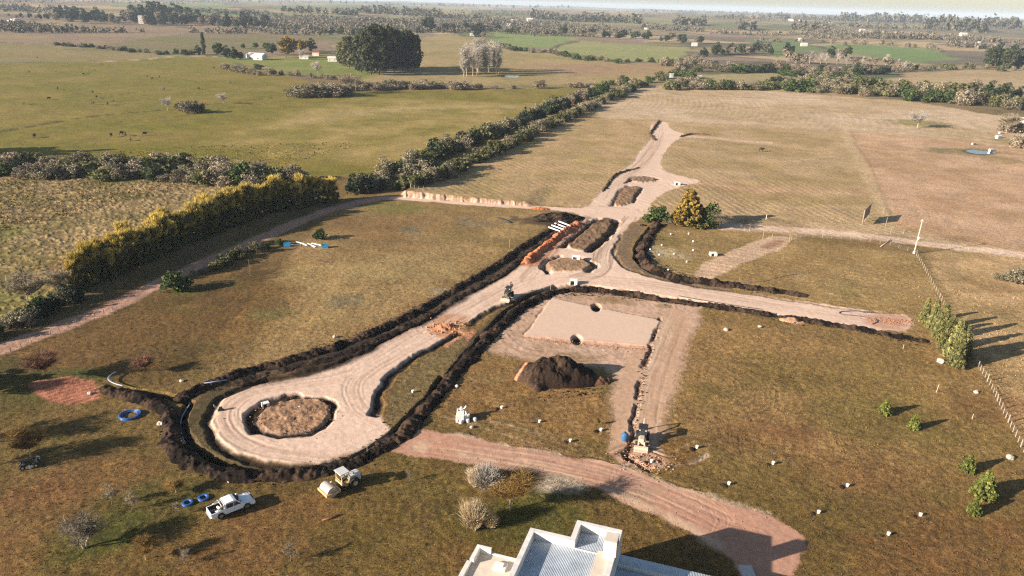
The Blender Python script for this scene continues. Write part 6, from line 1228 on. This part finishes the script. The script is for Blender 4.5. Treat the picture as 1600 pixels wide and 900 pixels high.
# storm drain inlets: concrete boxes open at the front
CONC = mat('pale_concrete', (.62, .60, .56), rough=.85, var=.1)
def inlet(px, py, rz, label, s=1.0):
    x, y, z = at(px, py); t = empty('drain_inlet', (x, y, z), rz, label, 'drain inlet', sc=s)
    MB().box(-.95, .95, -.75, .75, .9, 1.05).build('cover_slab', CONC, t, bevel=.02)
    for a, b_ in ((-.95, -.75), (.2, .95)): MB().box(a, b_, -.75, .75, -.3, .9).build('side_wall', CONC, t, bevel=.01)
    MB().box(-.95, .95, .6, .755, -.3, .898).build('back_wall', CONC, t); MB().box(-.74, .19, -.5, .59, -.2, .03).build('chamber_floor', BLK, t)
inlet(900, 406, -.15, 'white concrete drain inlet on the far side of the small roundabout'); inlet(896, 443, -.1, 'white concrete drain inlet at the road edge below the small roundabout', .9)
inlet(415, 634, .6, 'grey drain inlet standing in the ditch of the large roundabout', .55); inlet(1058, 289, 0, 'small pale drain inlet by the upper branch of the road', 1.0); inlet(1114, 400, .1, 'pale concrete box beside the side track', .9)
stake(410, 637, 12, 'white leaning board in the ditch of the large roundabout', (.35, .1), .09, WHP, 'white_board', 'board')
x, y, z = at(345, 641); t = empty('plate_compactor', (x, y, z), .3, 'small dark plate compactor on the dirt at the roundabout edge', 'plate compactor')
MB().box(-.4, .4, -.28, .28, 0, .14, ch=.03).build('base_plate', BLK, t); MB().box(-.22, .25, -.2, .2, .14, .55, ch=.05).build('engine', BLK, t); MB().tube([(-.3, -.2, .2), (-.9, -.2, .95), (-.9, .2, .95), (-.3, .2, .2)], .03).build('handle', DUST, t)
# white casing stack
def casing():
    x, y, z = at(722, 656); t = empty('casing_stack', (x, y, z), .15, 'white stack of hollow concrete casings standing on the lawn', 'casing stack')
    def hollow(x0, x1, y0, y1, z0, z1, nm='casing'):
        b = MB(); w_ = .13; b.box(x0, x1, y0, y0+w_, z0, z1); b.box(x0, x1, y1-w_, y1, z0, z1); b.box(x0, x0+w_, y0+w_, y1-w_, z0, z1-.002); b.box(x1-w_, x1, y0+w_, y1-w_, z0, z1-.002); b.box(x0+w_, x1-w_, y0+w_, y1-w_, z0, z0+.1); b.build(nm, WHP, t)
    hollow(-.75, .35, .0, 1.0, 0, .7); hollow(-.7, .3, .05, .95, .705, 1.4); hollow(.4, 1.1, -.1, .7, 0, .9)
    MB().box(-.95, -.65, -.7, -.3, 0, 1.1, ch=.04).build('slab', WHP, t); MB().box(-.1, .25, -.75, -.35, 0, 1.15, ch=.04).build('slab', WHP, t); MB().tube([(.5, -.3, .2), (.62, -.35, 1.2), (.55, .1, 1.3)], .1, 8).build('elbow_pipe', WHP, t)
    MB().tube([(.3, .9, 1.2), (.7, 1.0, 1.75)], .11, 8).build('spout', WHP, t); MB().cyl((-.1, .5, 1.4), (-.1, .5, 1.9), .2, .17, n=12).build('collar', WHP, t)
    for px, py, w_ in ((720, 661, 'in front of the casing stack on the left'), (731, 659, 'in front of the casing stack in the middle'), (742, 657, 'in front of the casing stack on the right')):
        o = MB().cyl((0, 0, 0), (0, 0, .5), .34, .22, n=12).build('white_sack', WHP, None, bevel=.08); o.location = at(px, py); tag(o, 'white sack '+w_, 'sack')
casing()
# blue tank leaning by the trench track
x, y, z = at(976, 687); t = empty('blue_tank', (x, y, z), .5, 'blue plastic tank standing beside the trench left of the backhoe', 'tank')
MB().cyl((0, 0, .0), (0, 0, .9), .52, n=24).cyl((0, 0, .9), (0, 0, 1.2), .52, .2, n=24).build('tank_body', mat('blue_plastic', (.03, .10, .22), rough=.3, spec=.5), t, bevel=.02, smooth_=True); MB().cyl((0, 0, 1.2), (0, 0, 1.28), .16, n=12).build('lid', BLK, t)
x, y, z = at(935, 664); t = empty('planted_sapling', (x, y, z), 0, 'dark bundled sapling standing by its pit left of the trench track', 'sapling'); MB().tube([(0, 0, 0), (.05, 0, .9)], .03).build('stem', BARK, t); rs_ = np.random.RandomState(9); foliage('crown', [leaves(np.array([[0, 0, .7], [.1, .1, .5], [-.1, 0, .9]]), np.array([.25, .22, .2]), 40, .06, rs_)], LM['dark'], t)
# white boards and blue crates on the left lawn
for k, (a, b_, w_, lb) in enumerate([((455, 383), (470, 384), .5, 'leftmost long white board between the two blue crates'), ((463, 379), (477, 383), .35, 'white board crossed over the leftmost one'), ((472, 382), (480, 386), .4, 'short white board in the middle of the pile'), ((480, 381), (493, 387), .55, 'wide white board near the right blue crate'), ((487, 381), (502, 385), .3, 'narrow white board touching the right blue crate')]):
    p, q = at(*a), at(*b_); L_ = math.hypot(q[0]-p[0], q[1]-p[1]); o = MB().box(0, L_, -w_/2, w_/2, 0, .12, ch=.02).build('white_board', WHP, None); o.location = (p[0], p[1], p[2]+.03+.14*(k % 3)); o.rotation_euler = (.04*k, -.02, math.atan2(q[1]-p[1], q[0]-p[0])); tag(o, lb, 'board')
def crate(px, py, label):
    x, y, z = at(px, py); t = empty('blue_crate', (x, y, z), .2, label, 'crate'); C_ = mat('cyan_plastic', (.03, .22, .38), rough=.45); b = MB(); b.box(-.8, .8, -.55, -.48, .1, 1.0); b.box(-.8, .8, .48, .55, .1, 1.0); b.box(-.8, -.73, -.48, .48, .1, .998); b.box(.73, .8, -.48, .48, .1, .998); b.build('side_panel', C_, t, bevel=.02)
    MB().box(-.73, .73, -.48, .48, 0.1, .2).build('base', C_, t); MB().box(-.8, .8, -.5, .5, 0, .1).build('skid', BLK, t)
crate(449, 385, 'blue open crate at the left end of the white boards'); crate(508, 388, 'blue open crate at the right end of the white boards')
# fences
POSTM = mat('weathered_post', (.26, .21, .15), rough=.85, var=.2)
def fence(pts, n, h, label, wires=4, skip=(), r=.06):
    P = WP(pts); L = np.concatenate([[0], np.cumsum(np.linalg.norm(np.diff(P, axis=0), axis=1))]); t = empty('wire_fence', (P[0][0], P[0][1], gz(*P[0])), 0, label, 'fence'); pp = []
    for k in range(n):
        s = L[-1]*k/(n-1); x, y = np.interp(s, L, P[:, 0]), np.interp(s, L, P[:, 1]); z = gz(x, y); pp.append((x, y, z))
        hh = h*rnd.uniform(.85, 1.1)*(1.15 if k % 5 == 0 else 1); q = r*(1.4 if k % 5 == 0 else 1); o = MB().box(-q, q, -q, q, -.3, hh, tx=q*.15, ty=q*.15).build('post', POSTM, t); o.location = (x-t.location.x, y-t.location.y, z-t.location.z); o.rotation_euler = (rnd.uniform(-.05, .05), rnd.uniform(-.05, .05), rnd.uniform(0, 1))
    b = MB()
    for w_ in range(wires):
        zz = h*(.2+.75*w_/max(1, wires-1)); b.tube([(p[0]-t.location.x, p[1]-t.location.y, p[2]-t.location.z+zz) for p in pp], .008, 3)
    b.build('wire', mat('fence_wire', (.3, .28, .26), rough=.5, metal=.5), t)
fence([(1525, 568), (1548, 605), (1572, 655), (1597, 702), (1640, 780)], 30, 1.15, 'weathered post and wire fence down the right edge of the lawn')
fence([(1432, 400), (1446, 425), (1462, 455), (1482, 490), (1500, 520), (1525, 566)], 32, 1.1, 'post and wire fence from the utility pole to the conifer row', r=.05)
fence([(1432, 396), (1390, 384), (1330, 374), (1260, 368), (1236, 376)], 16, 1.0, 'low wire fence along the near side of the farm track', r=.04)
fence([(1596, 405), (1520, 392), (1450, 384)], 10, 1.0, 'low wire fence beside the farm track at the right edge', r=.04)
fence([(642, 294), (652, 296), (662, 297)], 4, 1.3, 'small pale cattle gate fence above the cut bank', r=.08)
fence([(0, 556), (60, 532), (120, 505), (190, 480)], 14, .9, 'low fence on the verge of the shaded farm road at the left', r=.05)
# utility pole
x, y, z = at(1428, 396); t = empty('utility_pole', (x, y, z), 0, 'pale leaning utility pole where the farm track meets the fence', 'utility pole'); h = 9.2
MB().cyl((0, 0, -.3), (.25, 0, h), .16, .10, n=12).build('pole', mat('pale_pole', (.44, .40, .33), rough=.8), t); MB().box(-.05, .5, -.45, .45, h-.6, h-.45).build('crossarm', POSTM, t)
for s in (-.38, 0, .38): MB().cyl((.22, s, h-.45), (.22, s, h-.2), .05, n=8).build('insulator', WHP, t)
MB().box(-.15, .25, -.5, -.15, 3.9, 4.6).build('meter_box', WHP, t, bevel=.03); MB().cyl((0, 0, -.1), (0, 0, .6), .3, n=12).build('footing', CONC, t)
# billboard seen almost edge-on
pa, pb = np.array(at(1347, 352)[:2]), np.array(at(1357, 341)[:2]); L_ = float(np.linalg.norm(pb-pa)); az_ = math.atan2(*(pb-pa)[::-1]); t = empty('billboard', (pa[0], pa[1], gz(*pa)), az_, 'tall dark billboard seen edge-on beside the farm track', 'billboard')
MB().box(0, L_, -.06, .06, 1.4, 4.6).build('panel', mat('billboard_back', (.20, .16, .13), rough=.8), t, bevel=.01)
for s in (.3, L_/2, L_-.3): MB().box(s-.08, s+.08, .07, .22, -.3, 4.5).build('post', POSTM, t)
for px, py, hp, lb in [(1380, 335, 11, 'pale post right of the billboard'), (1384, 353, 13, 'pale post in the billboard shadow'), (1392, 364, 7, 'short pale post below the billboard shadow'), (1412, 364, 6, 'short post left of the utility pole'), (1197, 343, 7, 'white post at the far tip of the conifer shadow')]: stake(px, py, hp, lb, (0, 0), .07, WHP if px == 1197 else POSTM, 'post', 'post')

# ------------------------------------------------------------------ cattle
def cow():
    t = empty('cow', (0, 0, -400)); bm = bmesh.new()
    J = [(-.85, 0, 1.15, .20), (-.5, 0, 1.12, .36), (0, 0, 1.05, .40), (.45, 0, 1.1, .38), (.8, 0, 1.25, .22), (1.1, 0, 1.15, .14), (1.35, 0, .95, .09)]
    me = bpy.data.meshes.new('body'); vs = [j[:3] for j in J]; es = [(k, k+1) for k in range(6)]
    for (b_, x_, s) in ((1, -.6, -1), (1, -.6, 1), (3, .5, -1), (3, .5, 1)):
        k = len(vs); vs += [(x_, s*.22, .75), (x_+(.06 if b_ == 3 else -.08), s*.22, .42), (x_, s*.22, .02)]; es += [(b_, k), (k, k+1), (k+1, k+2)]; J += [(0, 0, 0, .15), (0, 0, 0, .08), (0, 0, 0, .07)]
    me.from_pydata(vs, es, []); o = bpy.data.objects.new('body', me); COL.objects.link(o); sk = o.modifiers.new('skin', 'SKIN'); o.modifiers.new('sub', 'SUBSURF').levels = 1
    for k, v in enumerate(me.skin_vertices[0].data): v.radius = (J[k][3], J[k][3]); v.use_root = (k == 2)
    dg = bpy.context.evaluated_depsgraph_get(); dg.update(); m2 = bpy.data.meshes.new_from_object(o.evaluated_get(dg)); bpy.data.objects.remove(o)
    m2.materials.clear(); m2.materials.append(mat('black_hide', (.035, .025, .020), rough=.7)); m2.name = 'body'; o = bpy.data.objects.new('body', m2); COL.objects.link(o); return o
try: CW = cow()
except Exception as ex: print('cow', ex); CW = None
bpy.data.objects.remove([o for o in bpy.data.objects if o.name.startswith('cow') and o.type == 'EMPTY'][0])
cattle = [(58, 91), (45, 114), (90, 140), (76, 156), (37, 163), (144, 146), (145, 163), (151, 153), (168, 164), (177, 159.5), (130, 117), (230, 121), (238, 124), (249, 122), (256, 141), (311, 140), (360, 131), (226, 212), (204, 220), (190, 211), (334, 108), (54, 215), (196, 213), (174, 214)]
for k, (px, py) in enumerate(sorted(cattle)):
    o = CW.copy(); COL.objects.link(o); o.location = at(px, py); o.rotation_euler = (0, 0, rnd.uniform(0, 6.28)); s = 1.15 if k % 3 else .95; o.scale = (s, s, s); o.name = 'cow'; tag(o, 'black cow grazing in the green left pasture, %s from the left' % ORD[k], 'cow', 'cattle in the pasture')
o = CW.copy(); COL.objects.link(o); o.location = at(1189, 237); o.name = 'cow'; o.scale = (1.25,)*3; tag(o, 'dark cow alone in the mown field right of the upper road', 'cow'); bpy.data.objects.remove(CW)

# ------------------------------------------------------------------ far houses
def farhouse(px, py, w, label, h=3.2, d=None, roof='white', name='farmhouse', tall=False, rz=None):
    x, y, z = at(px, py); m_ = mpp(px, py); w = w*m_; d = d or w*.6; t = empty(name, (x, y, z), rnd.uniform(-.4, .2) if rz is None else rz, label, 'house' if name != 'tower_house' else 'tower')
    WL = mat('far_white_wall', (.52, .49, .44), rough=.8); RF = {'white': mat('far_white_roof', (.60, .58, .55), rough=.6), 'red': mat('far_red_roof', (.36, .16, .10), rough=.8), 'grey': mat('far_grey_roof', (.40, .38, .36), rough=.7)}[roof]
    MB().box(-w/2, w/2, -d/2, d/2, -.5, h).build('wall', WL, t)
    MB().prism([(-d/2-.4, h), (d/2+.4, h), (0, h+d*.22)], -w/2-.4, w/2+.4).build('roof', RF, t).rotation_euler = (0, 0, math.pi/2)
    for k in range(2 if not tall else 3):
        q = (-.28+.5*k)*w if not tall else 0; z0 = 1.0 if not tall else 1.5+k*h/3.4; MB().box(q-w*.05, q+w*.05, -d/2-.03, -d/2+.02, z0, z0+min(1.3, h*.25)).build('window', GLASS, t)
fh = [(222, 37, 8, 'tall old white tower house at the edge of the left woodland', 13, 'grey', 'tower_house'), (402, 93, 26, 'white farmhouse among dark trees at the left farmstead', 4.2, 'white', 'farmhouse'), (384, 90, 10, 'small bluish-roofed shed left of the white farmhouse', 3, 'grey', 'farm_shed'),
      (520, 96, 14, 'pale farm shed left of the eucalyptus clump', 3.6, 'white', 'farm_shed'), (494, 87, 10, 'reddish shed in the farmyard behind the pale one', 3, 'red', 'farm_shed'), (476, 92, 14, 'long low shed at the left of the farmyard', 2.2, 'grey', 'farm_shed'), (22, 34, 9, 'white house at the top left edge', 4, 'white', 'farmhouse'), (14, 35, 4, 'tiny white outbuilding beside the top left house', 3, 'white', 'farm_shed'),
      (740, 56, 11, 'low white house by the first green crop', 3, 'grey', 'farmhouse'), (795, 41, 9, 'white house in the far trees above the green crop', 4, 'white', 'farmhouse'), (803, 34, 8, 'white house standing left of the brightest one', 4, 'white', 'farmhouse'), (828, 33, 9, 'brightest white house in the middle distance', 6, 'white', 'farmhouse'), (584, 50, 7, 'small white house above the eucalyptus clump', 3, 'white', 'farmhouse'),
      (1085, 72, 8, 'white shed at the right end of the green crops', 4, 'white', 'farm_shed'), (1161, 78, 9, 'white house in the belt left of the green fields', 4, 'white', 'farmhouse'), (1248, 64, 9, 'white house above the gap between the green fields', 4, 'white', 'farmhouse'), (1256, 72, 9, 'white house at the gap between the green fields', 4, 'white', 'farmhouse'),
      (1236, 33, 9, 'long white barn below the right horizon', 5, 'white', 'barn'), (1251, 33, 5, 'small barn right of the long white barn', 4, 'grey', 'barn'), (1347, 49, 8, 'white house among trees right of centre horizon', 4, 'white', 'farmhouse'), (1505, 56, 10, 'white house with shed in the right far country', 5, 'white', 'farmhouse'), (1298, 38, 6, 'small white house below the horizon at right', 4, 'white', 'farmhouse'),
      (1564, 64, 6, 'small white house near the right edge', 3, 'white', 'farmhouse'), (1530, 68, 4, 'tiny white hut left of the right edge stand', 3, 'white', 'farmhouse'), (975, 32, 7, 'white house on the centre horizon', 4, 'white', 'farmhouse'), (1049, 121, 5, 'white hut beside the thicket at the hedgerow end', 3, 'white', 'farm_shed'), (1093, 121, 6, 'long white trough in the strip beyond the pale field', 1.2, 'white', 'farm_shed'),
      (1010, 46, 6, 'pale house in the scrub above the green crops', 3, 'white', 'farmhouse'), (1155, 21, 5, 'tiny white house near the horizon', 4, 'white', 'farmhouse'), (1598, 192, 7, 'white hut at the right edge beyond the dark pond', 3, 'white', 'farm_shed')]
for px, py, w, lb, h, rf, nm in fh: farhouse(px, py, w, lb, h, roof=rf, name=nm, tall=(nm == 'tower_house'), d=(8 if nm == 'tower_house' else None))
# rubbish heap, parked car and huts by the right pond
for px, py, s, lb, cat_, m_ in [(1560, 216, 1.3, 'white water tank lying by the track end at the right', 'tank', WHP), (1563, 209, .9, 'small white drum behind the lying tank', 'drum', WHP), (1548, 236, .9, 'white trough standing in the small pond', 'trough', WHP), (1521, 226, .8, 'pale feeding trough above the small pond', 'trough', DUST)]:
    x, y, z = at(px, py); o = MB().cyl((-1.5*s, 0, .6*s), (1.5*s, 0, .6*s), .6*s, n=14).box(-1.2*s, 1.2*s, -.5*s, .5*s, -.2, .2*s).build(cat_.replace(' ', '_'), m_, None, bevel=.05); o.location = (x, y, z); o.rotation_euler = (0, 0, .5); tag(o, lb, cat_)
# ------------------------------------------------------------------ the air
def haze():
    me = bpy.data.meshes.new('haze'); b = MB(); b.box(-21000, 21000, -21000, 21000, -8, 130); o = b.build('haze', bpy.data.materials.new('air'))
    m = o.data.materials[0]; m.use_nodes = True; nt = m.node_tree; nt.nodes.clear(); out = nt.nodes.new('ShaderNodeOutputMaterial'); v = nt.nodes.new('ShaderNodeVolumePrincipled')
    v.inputs['Color'].default_value = (.70, .83, 1.0, 1); v.inputs['Density'].default_value = HAZE; v.inputs['Anisotropy'].default_value = .0
    nt.links.new(v.outputs[0], out.inputs['Volume']); tag(o, kind='stuff'); o['label'] = 'thin pale haze lying over the far country'
HAZE = 0.000065
haze()
